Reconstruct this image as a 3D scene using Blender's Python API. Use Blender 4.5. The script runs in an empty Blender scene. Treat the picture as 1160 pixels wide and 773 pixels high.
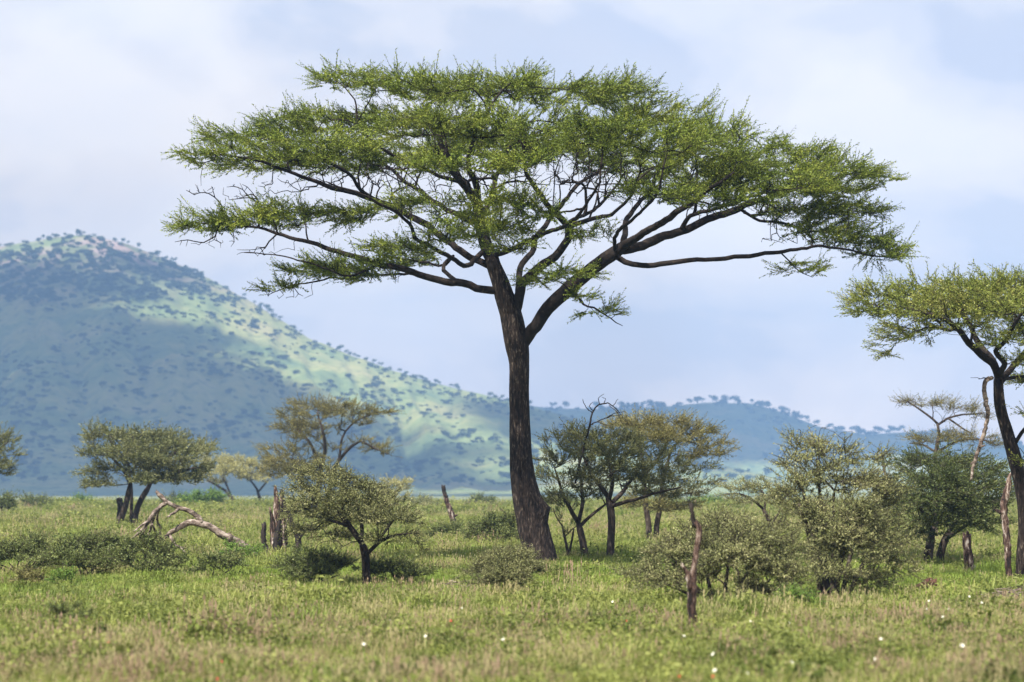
import bpy, math, random
import numpy as np
from mathutils import Vector, noise as mnoise

# ------------------------------------------------------------------ camera, sky, sun, exposure
random.seed(7); RNG = np.random.default_rng(7)
SC = bpy.context.scene; COL = SC.collection
FPX, CX, CY, CAMZ = 2850.0, 580.0, 386.5, 1.9
PITCH = math.atan(163.5 / FPX)
cam_d = bpy.data.cameras.new('camera'); cam = bpy.data.objects.new('camera', cam_d); COL.objects.link(cam)
cam.location = (0, 0, CAMZ); cam.rotation_euler = (math.pi / 2 + PITCH, 0, 0)
cam_d.sensor_width = 36; cam_d.lens = FPX / 1160 * 36; cam_d.clip_start = 0.5; cam_d.clip_end = 30000
cam_d.dof.use_dof = True; cam_d.dof.focus_distance = 58; cam_d.dof.aperture_fstop = 1.5
SC.camera = cam

SUN = Vector((-0.34, -0.50, 0.90)).normalized()
SUN_EL = math.asin(SUN.z); SUN_AZ = math.atan2(SUN.x, SUN.y)
w = bpy.data.worlds.new("World"); SC.world = w; w.use_nodes = True
nt = w.node_tree; nt.nodes.clear()
def N(t, kind, **kw):
    n = t.nodes.new(kind)
    for k, v in kw.items():
        if k in ('inp',):
            for kk, vv in v.items(): n.inputs[kk].default_value = vv
        else: setattr(n, k, v)
    return n
def ramp(t, fac, stops, interp='EASE'):
    r = t.nodes.new('ShaderNodeValToRGB'); r.color_ramp.interpolation = interp
    while len(r.color_ramp.elements) < len(stops): r.color_ramp.elements.new(0.5)
    for e, (p, c) in zip(r.color_ramp.elements, stops):
        e.position = p; e.color = (*c, 1) if not isinstance(c, (int, float)) else (c, c, c, 1)
    if fac is not None: t.links.new(fac, r.inputs[0])
    return r
sky = N(nt, 'ShaderNodeTexSky', sky_type='NISHITA', sun_disc=False, sun_elevation=SUN_EL, sun_rotation=SUN_AZ,
        air_density=1.0, dust_density=1.0, altitude=1500)
tc = N(nt, 'ShaderNodeTexCoord')
mp = N(nt, 'ShaderNodeMapping'); mp.inputs['Scale'].default_value = (1.0, 1.0, 1.8); mp.inputs['Location'].default_value = (0.37, 0.2, 0.05)
nt.links.new(tc.outputs['Generated'], mp.inputs[0])
n1 = N(nt, 'ShaderNodeTexNoise', inp={'Scale': 9.0, 'Detail': 5.0, 'Roughness': 0.5, 'Distortion': 0.3}); nt.links.new(mp.outputs[0], n1.inputs['Vector'])
n2 = N(nt, 'ShaderNodeTexNoise', inp={'Scale': 14.0, 'Detail': 6.0, 'Roughness': 0.5}); nt.links.new(mp.outputs[0], n2.inputs['Vector'])
cloud_col = ramp(nt, n1.outputs['Fac'], [(0.38, (5.0, 5.3, 6.3)), (0.45, (6.0, 6.1, 6.75)), (0.51, (6.7, 6.65, 7.0)), (0.60, (7.3, 7.2, 7.35))])
cc2 = N(nt, 'ShaderNodeMix', data_type='RGBA', blend_type='MULTIPLY'); cc2.inputs['Factor'].default_value = 0.8
soft = ramp(nt, n2.outputs['Fac'], [(0.3, (0.94, 0.96, 1.0)), (0.7, (1.05, 1.03, 1.0))])
nt.links.new(cloud_col.outputs[0], cc2.inputs['A']); nt.links.new(soft.outputs[0], cc2.inputs['B'])
sep = N(nt, 'ShaderNodeSeparateXYZ'); nt.links.new(tc.outputs['Generated'], sep.inputs[0])
hzb = ramp(nt, sep.outputs['Z'], [(0.0, (1.55, 1.27, 1.02)), (0.07, (1.28, 1.15, 1.01)), (0.2, (1.05, 1.03, 1.0))], 'LINEAR')
cc3 = N(nt, 'ShaderNodeMix', data_type='RGBA', blend_type='MULTIPLY'); cc3.inputs['Factor'].default_value = 1.0
nt.links.new(cc2.outputs['Result'], cc3.inputs['A']); nt.links.new(hzb.outputs[0], cc3.inputs['B'])
cov = ramp(nt, sep.outputs['Z'], [(0.0, 0.98), (0.26, 0.93), (0.45, 0.6), (0.9, 0.35)], 'LINEAR')
cm = N(nt, 'ShaderNodeMix', data_type='RGBA')
nt.links.new(cov.outputs[0], cm.inputs['Factor']); nt.links.new(sky.outputs[0], cm.inputs['A']); nt.links.new(cc3.outputs['Result'], cm.inputs['B'])
bg = N(nt, 'ShaderNodeBackground'); bg.inputs['Strength'].default_value = 0.058
nt.links.new(cm.outputs['Result'], bg.inputs[0])
wo = N(nt, 'ShaderNodeOutputWorld'); nt.links.new(bg.outputs[0], wo.inputs[0])

sd = bpy.data.lights.new('sun', 'SUN'); sd.energy = 5.0; sd.angle = math.radians(0.8); sd.color = (1.0, 0.955, 0.88)
so = bpy.data.objects.new('sun', sd); COL.objects.link(so); so.rotation_euler = SUN.to_track_quat('Z', 'Y').to_euler()
vs = SC.view_settings; vs.view_transform = 'Standard'; vs.look = 'None'; vs.gamma = 1.0; vs.exposure = 1.33; vs.use_curve_mapping = False
SC.cycles.max_bounces = 8; SC.cycles.transparent_max_bounces = 8; SC.cycles.volume_bounces = 0; SC.cycles.diffuse_bounces = 3

# ------------------------------------------------------------------ helpers
UP = Vector((0, -math.sin(PITCH), math.cos(PITCH))); FW = Vector((0, math.cos(PITCH), math.sin(PITCH)))
def at(px, py, D):
    """the point seen at picture position px, py that lies D metres ahead"""
    d = Vector(((px - CX) / FPX, 0, 0)) + UP * ((CY - py) / FPX) + FW
    return Vector((0, 0, CAMZ)) + d * (D / d.y)
def sstep(a, b, x):
    t = min(1, max(0, (x - a) / (b - a))); return t * t * (3 - 2 * t)
def gz(x, y):
    z = 0.10 * mnoise.noise((x * 0.11, y * 0.07, 3.1)) + 0.05 * mnoise.noise((x * 0.5, y * 0.4, 8.1))
    z *= 1 - sstep(200, 260, y)
    return z - 4.0 * sstep(238, 420, y)
def dist_of(py): return CAMZ * FPX / (py - 550.0)
def base_of(px, py, D=None):
    D = D or dist_of(py); p = at(px, py, D); return Vector((p.x, D, gz(p.x, D)))

def mesh_arr(name, V, F=None, Q=None, smooth=False):
    """V (n,3); F list of (k,m) index arrays"""
    me = bpy.data.meshes.new(name); V = np.asarray(V, np.float32)
    arrs = [np.asarray(a, np.int32) for a in (F if isinstance(F, list) else [F]) if a is not None and len(a)]
    loops = np.concatenate([a.ravel() for a in arrs]); tot = np.concatenate([np.full(len(a), a.shape[1], np.int32) for a in arrs])
    start = np.concatenate([[0], np.cumsum(tot)[:-1]]).astype(np.int32)
    me.vertices.add(len(V)); me.vertices.foreach_set('co', V.ravel())
    me.loops.add(len(loops)); me.loops.foreach_set('vertex_index', loops)
    me.polygons.add(len(tot)); me.polygons.foreach_set('loop_start', start); me.polygons.foreach_set('loop_total', tot)
    if smooth: me.polygons.foreach_set('use_smooth', np.ones(len(tot), bool))
    me.update(calc_edges=True); return me
def obj(name, me, mat=None, parent=None, loc=(0, 0, 0)):
    o = bpy.data.objects.new(name, me); COL.objects.link(o); o.location = loc
    if parent is not None: o.parent = parent
    if mat is not None and not me.materials: me.materials.append(mat)
    return o
def tag(o, label=None, cat=None, group=None, kind=None):
    if label: o['label'] = label
    if cat: o['category'] = cat
    if group: o['group'] = group
    if kind: o['kind'] = kind
    return o
def empty(name, loc, label, cat, group=None):
    o = bpy.data.objects.new(name, None); COL.objects.link(o); o.location = loc; o.empty_display_size = 0.2
    return tag(o, label, cat, group)

class MB:
    """collects quads and triangles"""
    def __init__(s): s.V = []; s.Q = []; s.T = []; s.n = 0
    def add(s, V, Q=None, T=None):
        V = np.asarray(V, np.float32).reshape(-1, 3)
        if Q is not None and len(Q): s.Q.append(np.asarray(Q) + s.n)
        if T is not None and len(T): s.T.append(np.asarray(T) + s.n)
        s.V.append(V); s.n += len(V)
    def build(s, name, mat, parent=None, off=(0, 0, 0), smooth=False, loc=(0, 0, 0)):
        V = np.concatenate(s.V) - np.array(off, np.float32)
        F = []
        if s.Q: F.append(np.concatenate(s.Q))
        if s.T: F.append(np.concatenate(s.T))
        return obj(name, mesh_arr(name, V, F, smooth=smooth), mat, parent, loc)

def tube(mb, P, R, sides=6, rough=0.0, rs=4.0, seed=0.0, jag=0.0, shape=None):
    P = np.asarray(P, float); R = np.asarray(R, float); n = len(P)
    T = np.zeros_like(P); T[1:-1] = P[2:] - P[:-2]; T[0] = P[1] - P[0]; T[-1] = P[-1] - P[-2]
    T /= np.maximum(np.linalg.norm(T, axis=1, keepdims=True), 1e-9)
    a = np.array([1.0, 0, 0]) if abs(T[0][0]) < 0.8 else np.array([0, 1.0, 0])
    u = a - T[0] * a.dot(T[0]); u /= np.linalg.norm(u)
    ang = np.linspace(0, 2 * math.pi, sides, endpoint=False); ca, sa = np.cos(ang), np.sin(ang)
    V = np.zeros((n, sides, 3))
    for i in range(n):
        u = u - T[i] * u.dot(T[i]); u /= max(np.linalg.norm(u), 1e-9); v = np.cross(T[i], u)
        ring = ca[:, None] * u + sa[:, None] * v
        r = np.full(sides, R[i])
        if rough > 0:
            for k in range(sides):
                q = ring[k] * 1.3
                r[k] *= 1 + rough * (mnoise.noise((q[0] * rs + seed, q[1] * rs, i * 0.12 + seed)) + 0.6 * mnoise.noise((q[0] * rs * 3 + seed, q[1] * rs * 3, i * 0.35)))
        if shape is not None: r = r * shape(P[i], ring)
        V[i] = P[i] + ring * r[:, None]
        if jag > 0 and i == n - 1: V[i] += T[i] * (np.random.default_rng(int(seed * 10) + 3).random(sides)[:, None] * jag - jag * 0.3)
    idx = np.arange(n * sides).reshape(n, sides)
    a_, b_ = idx[:-1], idx[1:]
    Q = np.stack([a_, np.roll(a_, -1, 1), np.roll(b_, -1, 1), b_], -1).reshape(-1, 4)
    V = V.reshape(-1, 3); extra = np.array([P[0], P[-1]]); c0, c1 = n * sides, n * sides + 1
    T0 = np.stack([np.roll(idx[0], -1), idx[0], np.full(sides, c0)], -1); T1 = np.stack([idx[-1], np.roll(idx[-1], -1), np.full(sides, c1)], -1)
    mb.add(np.concatenate([V, extra]), Q, np.concatenate([T0, T1]))

def spline(P, step):
    """smooth resampling of rows (x,y,z,r)"""
    P = np.asarray(P, float)
    if len(P) < 3:
        n = max(2, int(np.linalg.norm(P[1, :3] - P[0, :3]) / step) + 1); t = np.linspace(0, 1, n)[:, None]; return P[0] * (1 - t) + P[1] * t
    E = np.vstack([2 * P[0] - P[1], P, 2 * P[-1] - P[-2]]); out = []
    for i in range(1, len(E) - 2):
        p0, p1, p2, p3 = E[i - 1:i + 3]; n = max(1, int(np.linalg.norm(p2[:3] - p1[:3]) / step))
        for k in range(n):
            t = k / n
            out.append(0.5 * (2 * p1 + (p2 - p0) * t + (2 * p0 - 5 * p1 + 4 * p2 - p3) * t * t + (3 * p1 - p0 - 3 * p2 + p3) * t ** 3))
    out.append(P[-1]); return np.array(out)

# ------------------------------------------------------------------ materials
def mat_new(name):
    m = bpy.data.materials.new(name); m.use_nodes = True; t = m.node_tree; t.nodes.clear()
    out = t.nodes.new('ShaderNodeOutputMaterial'); return m, t, out
def wood_mat(name, cols, scale=(9, 9, 2.2), bump=0.4, rough=0.9):
    m, t, out = mat_new(name); tc = N(t, 'ShaderNodeTexCoord'); mp = N(t, 'ShaderNodeMapping'); mp.inputs['Scale'].default_value = scale
    t.links.new(tc.outputs['Object'], mp.inputs[0])
    n = N(t, 'ShaderNodeTexNoise', inp={'Scale': 1.6, 'Detail': 8.0, 'Roughness': 0.68, 'Distortion': 0.5}); t.links.new(mp.outputs[0], n.inputs['Vector'])
    r = ramp(t, n.outputs['Fac'], cols); p = N(t, 'ShaderNodeBsdfPrincipled', inp={'Roughness': rough, 'Specular IOR Level': 0.2})
    t.links.new(r.outputs[0], p.inputs['Base Color'])
    b = N(t, 'ShaderNodeBump', inp={'Strength': bump, 'Distance': 0.03}); t.links.new(n.outputs['Fac'], b.inputs['Height']); t.links.new(b.outputs[0], p.inputs['Normal'])
    t.links.new(p.outputs[0], out.inputs[0]); return m
def leaf_mat(name, a, b, c, sc=1.1, trans=0.33):
    """a darker, b usual, c dry or young leaf colour; varies by clump and by leaf"""
    m, t, out = mat_new(name); tc = N(t, 'ShaderNodeTexCoord')
    n = N(t, 'ShaderNodeTexNoise', inp={'Scale': sc, 'Detail': 3.0, 'Roughness': 0.6}); t.links.new(tc.outputs['Object'], n.inputs['Vector'])
    n2 = N(t, 'ShaderNodeTexNoise', inp={'Scale': sc * 9, 'Detail': 1.0}); t.links.new(tc.outputs['Object'], n2.inputs['Vector'])
    ad = N(t, 'ShaderNodeMath', operation='MULTIPLY_ADD', inp={1: 0.55}); t.links.new(n2.outputs['Fac'], ad.inputs[0])
    sub = N(t, 'ShaderNodeMath', operation='MULTIPLY', inp={1: 0.45}); t.links.new(n.outputs['Fac'], sub.inputs[0]); t.links.new(sub.outputs[0], ad.inputs[2])
    r = ramp(t, ad.outputs[0], [(0.36, a), (0.5, b), (0.64, c)])
    d = N(t, 'ShaderNodeBsdfPrincipled', inp={'Roughness': 0.55, 'Specular IOR Level': 0.25}); tr = N(t, 'ShaderNodeBsdfTranslucent'); mx = N(t, 'ShaderNodeMixShader', inp={0: trans})
    t.links.new(r.outputs[0], d.inputs['Base Color']); t.links.new(r.outputs[0], tr.inputs[0])
    t.links.new(d.outputs[0], mx.inputs[1]); t.links.new(tr.outputs[0], mx.inputs[2]); t.links.new(mx.outputs[0], out.inputs[0]); return m
M = {}
M['bark'] = wood_mat('dark_bark', [(0.36, (0.004, 0.003, 0.0025)), (0.46, (0.014, 0.009, 0.007)), (0.56, (0.034, 0.024, 0.019)), (0.66, (0.13, 0.105, 0.085))], scale=(15, 15, 3.6), bump=1.0)
M['limb'] = wood_mat('limb_bark', [(0.3, (0.006, 0.0045, 0.004)), (0.55, (0.017, 0.012, 0.0095)), (0.7, (0.055, 0.04, 0.03))], scale=(6, 6, 6), bump=0.5)
M['greybark'] = wood_mat('grey_bark', [(0.3, (0.018, 0.013, 0.010)), (0.52, (0.045, 0.033, 0.025)), (0.7, (0.12, 0.10, 0.08))], scale=(8, 8, 3))
M['dead'] = wood_mat('dead_wood', [(0.42, (0.012, 0.008, 0.007)), (0.5, (0.06, 0.034, 0.026)), (0.56, (0.16, 0.11, 0.085)), (0.64, (0.46, 0.40, 0.35))], scale=(7, 7, 1.8), bump=0.9)
M['deadlong'] = wood_mat('weathered_wood', [(0.38, (0.035, 0.025, 0.02)), (0.48, (0.12, 0.09, 0.072)), (0.58, (0.26, 0.21, 0.175)), (0.68, (0.45, 0.40, 0.35))], scale=(3, 6, 6), bump=0.8)
M['char'] = wood_mat('charred_wood', [(0.35, (0.012, 0.010, 0.009)), (0.6, (0.035, 0.027, 0.023)), (0.75, (0.16, 0.10, 0.075))], scale=(7, 7, 2), bump=0.9)
M['leafmain'] = leaf_mat('acacia_leaf', (0.075, 0.112, 0.012), (0.165, 0.215, 0.026), (0.31, 0.34, 0.055), 0.8)
M['leafright'] = leaf_mat('yellowish_acacia_leaf', (0.108, 0.142, 0.022), (0.216, 0.250, 0.047), (0.365, 0.351, 0.101), 1.0)
M['leafdull'] = leaf_mat('dull_acacia_leaf', (0.075, 0.09, 0.030), (0.155, 0.165, 0.06), (0.27, 0.265, 0.12), 1.0)
M['leafgold'] = leaf_mat('golden_leaf', (0.105, 0.098, 0.030), (0.19, 0.175, 0.058), (0.29, 0.255, 0.10), 0.8)
M['leafpale'] = leaf_mat('pale_leaf', (0.253, 0.241, 0.081), (0.380, 0.356, 0.138), (0.517, 0.483, 0.230), 0.8)
M['leafgrey'] = leaf_mat('grey_green_leaf', (0.095, 0.108, 0.036), (0.235, 0.245, 0.092), (0.42, 0.40, 0.19), 1.3)
M['leafdark'] = leaf_mat('dark_green_leaf', (0.038, 0.055, 0.015), (0.085, 0.11, 0.030), (0.18, 0.20, 0.07), 1.0)
M['leafshrub'] = leaf_mat('shrub_leaf', (0.06, 0.08, 0.022), (0.125, 0.155, 0.042), (0.24, 0.26, 0.09), 1.5)
M['leafgreen'] = leaf_mat('fresh_green_leaf', (0.072, 0.132, 0.018), (0.144, 0.240, 0.036), (0.216, 0.324, 0.060), 1.5)
M['leaffar'] = leaf_mat('far_tree_leaf', (0.03, 0.045, 0.02), (0.05, 0.075, 0.028), (0.09, 0.11, 0.04), 0.05)

# ground
def ground_mat():
    m, t, out = mat_new('meadow_soil_and_low_grass'); g = N(t, 'ShaderNodeNewGeometry')
    n = N(t, 'ShaderNodeTexNoise', inp={'Scale': 0.16, 'Detail': 6.0, 'Roughness': 0.65}); t.links.new(g.outputs['Position'], n.inputs['Vector'])
    n2 = N(t, 'ShaderNodeTexNoise', inp={'Scale': 6.0, 'Detail': 4.0, 'Roughness': 0.7}); t.links.new(g.outputs['Position'], n2.inputs['Vector'])
    r = ramp(t, n.outputs['Fac'], [(0.3, (0.12, 0.15, 0.035)), (0.5, (0.17, 0.18, 0.06)), (0.7, (0.23, 0.19, 0.10))])
    r2 = ramp(t, n2.outputs['Fac'], [(0.3, 0.55), (0.6, 1.0)])
    mx = N(t, 'ShaderNodeMix', data_type='RGBA', blend_type='MULTIPLY'); mx.inputs['Factor'].default_value = 1
    t.links.new(r.outputs[0], mx.inputs['A']); t.links.new(r2.outputs[0], mx.inputs['B'])
    p = N(t, 'ShaderNodeBsdfPrincipled', inp={'Roughness': 1.0, 'Specular IOR Level': 0.1}); t.links.new(mx.outputs['Result'], p.inputs['Base Color']); t.links.new(p.outputs[0], out.inputs[0]); return m
def hill_mat():
    m, t, out = mat_new('hillside_grass_and_rock'); g = N(t, 'ShaderNodeNewGeometry')
    n = N(t, 'ShaderNodeTexNoise', inp={'Scale': 0.010, 'Detail': 7.0, 'Roughness': 0.66}); t.links.new(g.outputs['Position'], n.inputs['Vector'])
    r = ramp(t, n.outputs['Fac'], [(0.34, (0.10, 0.14, 0.06)), (0.46, (0.165, 0.20, 0.075)), (0.56, (0.23, 0.235, 0.09)), (0.68, (0.29, 0.26, 0.12))])
    n2 = N(t, 'ShaderNodeTexNoise', inp={'Scale': 0.03, 'Detail': 5.0, 'Roughness': 0.7}); t.links.new(g.outputs['Position'], n2.inputs['Vector'])
    rk = ramp(t, n2.outputs['Fac'], [(0.44, (0.09, 0.10, 0.05)), (0.54, (0.26, 0.18, 0.17)), (0.7, (0.36, 0.27, 0.25))])
    sp = N(t, 'ShaderNodeSeparateXYZ'); t.links.new(g.outputs['Position'], sp.inputs[0])
    mr = N(t, 'ShaderNodeMapRange', inp={1: 150.0, 2: 205.0, 3: 0.0, 4: 0.9}); t.links.new(sp.outputs['Z'], mr.inputs[0])
    rm = ramp(t, n.outputs['Fac'], [(0.42, 0.25), (0.56, 1.0)]); mu = N(t, 'ShaderNodeMath', operation='MULTIPLY'); t.links.new(mr.outputs[0], mu.inputs[0]); t.links.new(rm.outputs[0], mu.inputs[1])
    n3 = N(t, 'ShaderNodeTexNoise', inp={'Scale': 0.11, 'Detail': 4.0, 'Roughness': 0.6}); t.links.new(g.outputs['Position'], n3.inputs['Vector'])
    sc_ = ramp(t, n3.outputs['Fac'], [(0.34, (0.5, 0.58, 0.52)), (0.45, (1.0, 1.0, 1.0)), (0.68, (1.2, 1.15, 1.05))])
    m0 = N(t, 'ShaderNodeMix', data_type='RGBA', blend_type='MULTIPLY'); m0.inputs['Factor'].default_value = 1.0; t.links.new(r.outputs[0], m0.inputs['A']); t.links.new(sc_.outputs[0], m0.inputs['B'])
    mx = N(t, 'ShaderNodeMix', data_type='RGBA'); t.links.new(mu.outputs[0], mx.inputs['Factor']); t.links.new(m0.outputs['Result'], mx.inputs['A']); t.links.new(rk.outputs[0], mx.inputs['B'])
    p = N(t, 'ShaderNodeBsdfPrincipled', inp={'Roughness': 1.0, 'Specular IOR Level': 0.1}); t.links.new(mx.outputs['Result'], p.inputs['Base Color']); t.links.new(p.outputs[0], out.inputs[0]); return m

# ------------------------------------------------------------------ ground and hills
def grid_mesh(name, xs, ys, zf, wide):
    V = []
    for y in ys:
        for s in xs:
            x = s * wide(y); V.append((x, y, zf(x, y)))
    nx = len(xs); i = np.arange(len(ys) * nx).reshape(len(ys), nx)
    Q = np.stack([i[:-1, :-1], i[:-1, 1:], i[1:, 1:], i[1:, :-1]], -1).reshape(-1, 4)
    return mesh_arr(name, np.array(V), [Q], smooth=True)
ys = np.concatenate([np.linspace(-80, 10, 10)[:-1], np.geomspace(10, 3400, 175)])
g = obj('ground', grid_mesh('ground', np.linspace(-1, 1, 121), ys, gz, lambda y: 60 + abs(y) * 0.7), ground_mat()); g['kind'] = 'structure'

RA = [(-1200, 450), (-900, 400), (-500, 345), (-200, 300), (0, 279), (50, 270), (90, 265), (130, 272), (180, 290), (225, 310), (260, 328), (300, 351), (350, 383), (400, 403), (450, 421), (500, 436), (560, 450), (640, 471), (720, 497), (800, 522), (900, 547), (1000, 560), (2200, 562)]
RB = [(-1200, 480), (-900, 470), (400, 452), (560, 458), (600, 460), (640, 463), (700, 463), (760, 460), (800, 456), (850, 457), (880, 465), (930, 484), (980, 492), (1040, 489), (1100, 495), (1160, 504), (1400, 520), (1800, 535), (2200, 545)]
def lin(T, u): return float(np.interp(u, [a for a, b in T], [b for a, b in T]))
def hz(u, d, raw=False):
    """height of the hills on bearing u, d metres ahead"""
    x = (u - CX) / FPX * d; z = -4.2
    for R, Dr, Df, pw, fall in ((RA, 2350 - 0.35 * u, 1480 - 0.05 * u, 1.2, 800), (RB, 3050, 2350, 1.25, 900)):
        top = at(u, lin(R, u), Dr).z; h = max(0, top + 4.2)
        if h < 1: continue
        if d <= Dr: t = max(0, (d - Df) / (Dr - Df)); f = t ** pw
        else: t = min(1, (d - Dr) / fall); f = 1 - t * t * (3 - 2 * t)
        nz = mnoise.fractal((x * 0.0035, d * 0.0035, 2.0), 1.0, 2.0, 5) * 26 + mnoise.fractal((x * 0.02, d * 0.02, 5.0), 1.0, 2.0, 3) * 4
        gl = abs(mnoise.fractal((u * 0.014 + d * 0.0006, d * 0.0011, 7.0 + Dr * 0.001), 1.0, 2.0, 4))
        f2 = f * h + (nz - gl * 20) * 4 * f * (1 - f) * min(1, h / 120)
        z = max(z, -4.2 + f2)
    return z
us = np.concatenate([np.linspace(-1200, -60, 60)[:-1], np.linspace(-60, 1220, 330), np.linspace(1220, 2360, 60)[1:]]); ds = np.linspace(1400, 3400, 130)
V = np.array([((u - CX) / FPX * d, d, hz(u, d) - (0.8 if d < 1401 else 0)) for d in ds for u in us])
i = np.arange(len(V)).reshape(len(ds), len(us)); Q = np.stack([i[:-1, :-1], i[:-1, 1:], i[1:, 1:], i[1:, :-1]], -1).reshape(-1, 4)
hill = obj('hills', mesh_arr('hills', V, [Q], smooth=True), hill_mat()); hill['kind'] = 'structure'

# air: one box of even haze round everything up to the hilltops
def box(name, x0, x1, y0, y1, z0, z1, mat):
    V = [(x, y, z) for z in (z0, z1) for y in (y0, y1) for x in (x0, x1)]
    return obj(name, mesh_arr(name, V, [np.array([[0, 2, 3, 1], [4, 5, 7, 6], [0, 1, 5, 4], [2, 6, 7, 3], [0, 4, 6, 2], [1, 3, 7, 5]])]), mat)
m, t, out = mat_new('haze'); pv = N(t, 'ShaderNodeVolumePrincipled', inp={'Color': (0.29, 0.50, 0.84, 1), 'Density': 0.00031, 'Anisotropy': 0.0})
t.links.new(pv.outputs[0], out.inputs['Volume'])
hz_box = box('haze', -2700, 2700, -100, 3450, -6.0, 262, m); hz_box['kind'] = 'stuff'

# clouds that shade parts of the hills
def march(px, py):
    """where the line of sight meets the hills"""
    for d in np.arange(1420, 3200, 12.0):
        p = at(px, py, d)
        if p.z <= hz(px, d): return p
    return None
m, t, out = mat_new('cloud_vapour'); dcl = N(t, 'ShaderNodeBsdfDiffuse', inp={'Color': (0.85, 0.86, 0.9, 1)}); t.links.new(dcl.outputs[0], out.inputs[0])
def ico_pts(n=1):
    import bmesh
    bm = bmesh.new(); bmesh.ops.create_icosphere(bm, subdivisions=n, radius=1)
    V = np.array([v.co[:] for v in bm.verts]); bm.verts.ensure_lookup_table(); T = np.array([[v.index for v in f.verts] for f in bm.faces]); bm.free(); return V, T
IV, IT = ico_pts(3)
def cloud(pts, label, alt=2900):
    mb = MB(); c = None
    for px, py, r in pts:
        p = march(px, py)
        if p is None: p = at(px, 560, 1500)
        q = p + SUN * ((alt - p.z) / SUN.z)
        if c is None: c = q.copy()
        a = RNG.random() * 9
        disp = np.array([1 + 0.22 * mnoise.fractal((v[0] * 2 + a, v[1] * 2, v[2] * 2), 1.0, 2.0, 3) for v in IV])
        mb.add((IV * disp[:, None]) * np.array([r, r, r * 0.5]) + np.array(q[:]), None, IT)
    o = mb.build('cloud', m, None, c, smooth=True, loc=c); tag(o, label, 'cloud', None, 'structure'); return o
ptsA = []
for px in range(-260, 760, 36):
    top = float(np.interp(px, [-260, 0, 150, 240, 330, 430, 520, 620, 760], [330, 336, 348, 388, 455, 498, 530, 545, 553]))
    y = top + 18
    while y < 572:
        ptsA.append((px + RNG.uniform(-14, 14), y + RNG.uniform(-4, 4), RNG.uniform(38, 62))); y += 20
for _ in range(34):
    px = RNG.uniform(-40, 600); top = float(np.interp(px, [0, 150, 240, 330, 430, 520, 620], [368, 384, 412, 458, 498, 530, 545]))
    ptsA.append((px, top + RNG.normal(-14, 13), RNG.uniform(7, 26)))
cloud(ptsA, 'broad white cloud shading the foot of the near hill')
ptsB = []
for px in range(655, 1500, 40):
    for y in (468, 482, 496, 508):
        if y > lin(RB, px) + 4: ptsB.append((px + RNG.uniform(-10, 10), y + RNG.uniform(-3, 3), RNG.uniform(60, 90)))
cloud(ptsB, 'second white cloud shading the far ridge')
cloud([(x + RNG.uniform(-8, 8), y + RNG.uniform(-5, 5), RNG.uniform(24, 44)) for x, y in
       ((10, 305), (50, 318), (135, 328), (175, 312))], 'small ragged white cloud shading the hilltop')

# ------------------------------------------------------------------ plants
def leaf_spray(rng, shoots, leaves, L, ll, lw, fan=0.9, rise=0.25, stems=True, fuzz=0.5):
    """one spray of leafy shoots from the origin towards +x; returns leaf verts (n,4,3) and stem verts (m,6,3)"""
    LV, SV = [], []
    for s in range(shoots):
        az = rng.uniform(-fan, fan); el = rng.normal(rise, 0.22)
        d = np.array([math.cos(az) * math.cos(el), math.sin(az) * math.cos(el), math.sin(el)])
        org = np.array([rng.uniform(-0.45, 0.25) * L, rng.uniform(-0.3, 0.3) * L, rng.uniform(-0.08, 0.08) * L]) if s else np.zeros(3)
        Ls = L * rng.uniform(0.55, 1.15); side = np.cross(d, [0, 0, 1.0]); side /= np.linalg.norm(side) + 1e-9; upv = np.cross(side, d)
        bend = rng.uniform(-0.25, 0.3)
        w_ = 0.006
        a, b = org, org + d * Ls + upv * bend * Ls * 0.5
        SV.append([a + side * w_, a - side * w_, a + upv * w_, b + side * w_ * 0.4, b - side * w_ * 0.4, b + upv * w_ * 0.4])
        for k in range(leaves):
            tt = (k + 0.6 + rng.uniform(-0.3, 0.3)) / leaves
            p = a + d * Ls * tt + upv * bend * Ls * 0.5 * tt * tt
            ph = rng.uniform(0, 2 * math.pi); rad = side * math.cos(ph) + upv * math.sin(ph)
            ld = d * rng.uniform(0.4, 1.0) + rad * rng.uniform(fuzz * 0.6, fuzz * 1.6); ld /= np.linalg.norm(ld)
            wd = np.cross(ld, rad + 0.3 * rng.normal(size=3)); wd /= np.linalg.norm(wd) + 1e-9
            l = ll * rng.uniform(0.6, 1.3); w2 = lw * rng.uniform(0.7, 1.3) * 0.5
            LV.append([p, p + ld * l * 0.45 + wd * w2, p + ld * l, p + ld * l * 0.55 - wd * w2])
    return np.array(LV), np.array(SV)
STEMT = np.array([[0, 1, 4, 3], [1, 2, 5, 4], [2, 0, 3, 5]])
def put_sprays(P, Dv, sc, tmpl, rng, leafmb, stemmb, tilt=0.15, off=None):
    for i in range(len(P)):
        LV, SV = tmpl[rng.integers(len(tmpl))]
        x = Dv[i] / (np.linalg.norm(Dv[i]) + 1e-9); z = np.array([0, 0, 1.0]) + rng.normal(0, tilt, 3)
        y = np.cross(z, x); y /= np.linalg.norm(y) + 1e-9; z = np.cross(x, y)
        R = np.stack([x, y, z]) * sc[i]
        v = LV.reshape(-1, 3) @ R + P[i]
        leafmb.add(v, np.arange(len(v)).reshape(-1, 4))
        if stemmb is not None and len(SV):
            v = SV.reshape(-1, 3) @ R + P[i]; k = len(SV)
            stemmb.add(v, (STEMT[None] + (np.arange(k) * 6)[:, None, None]).reshape(-1, 4))

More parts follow.
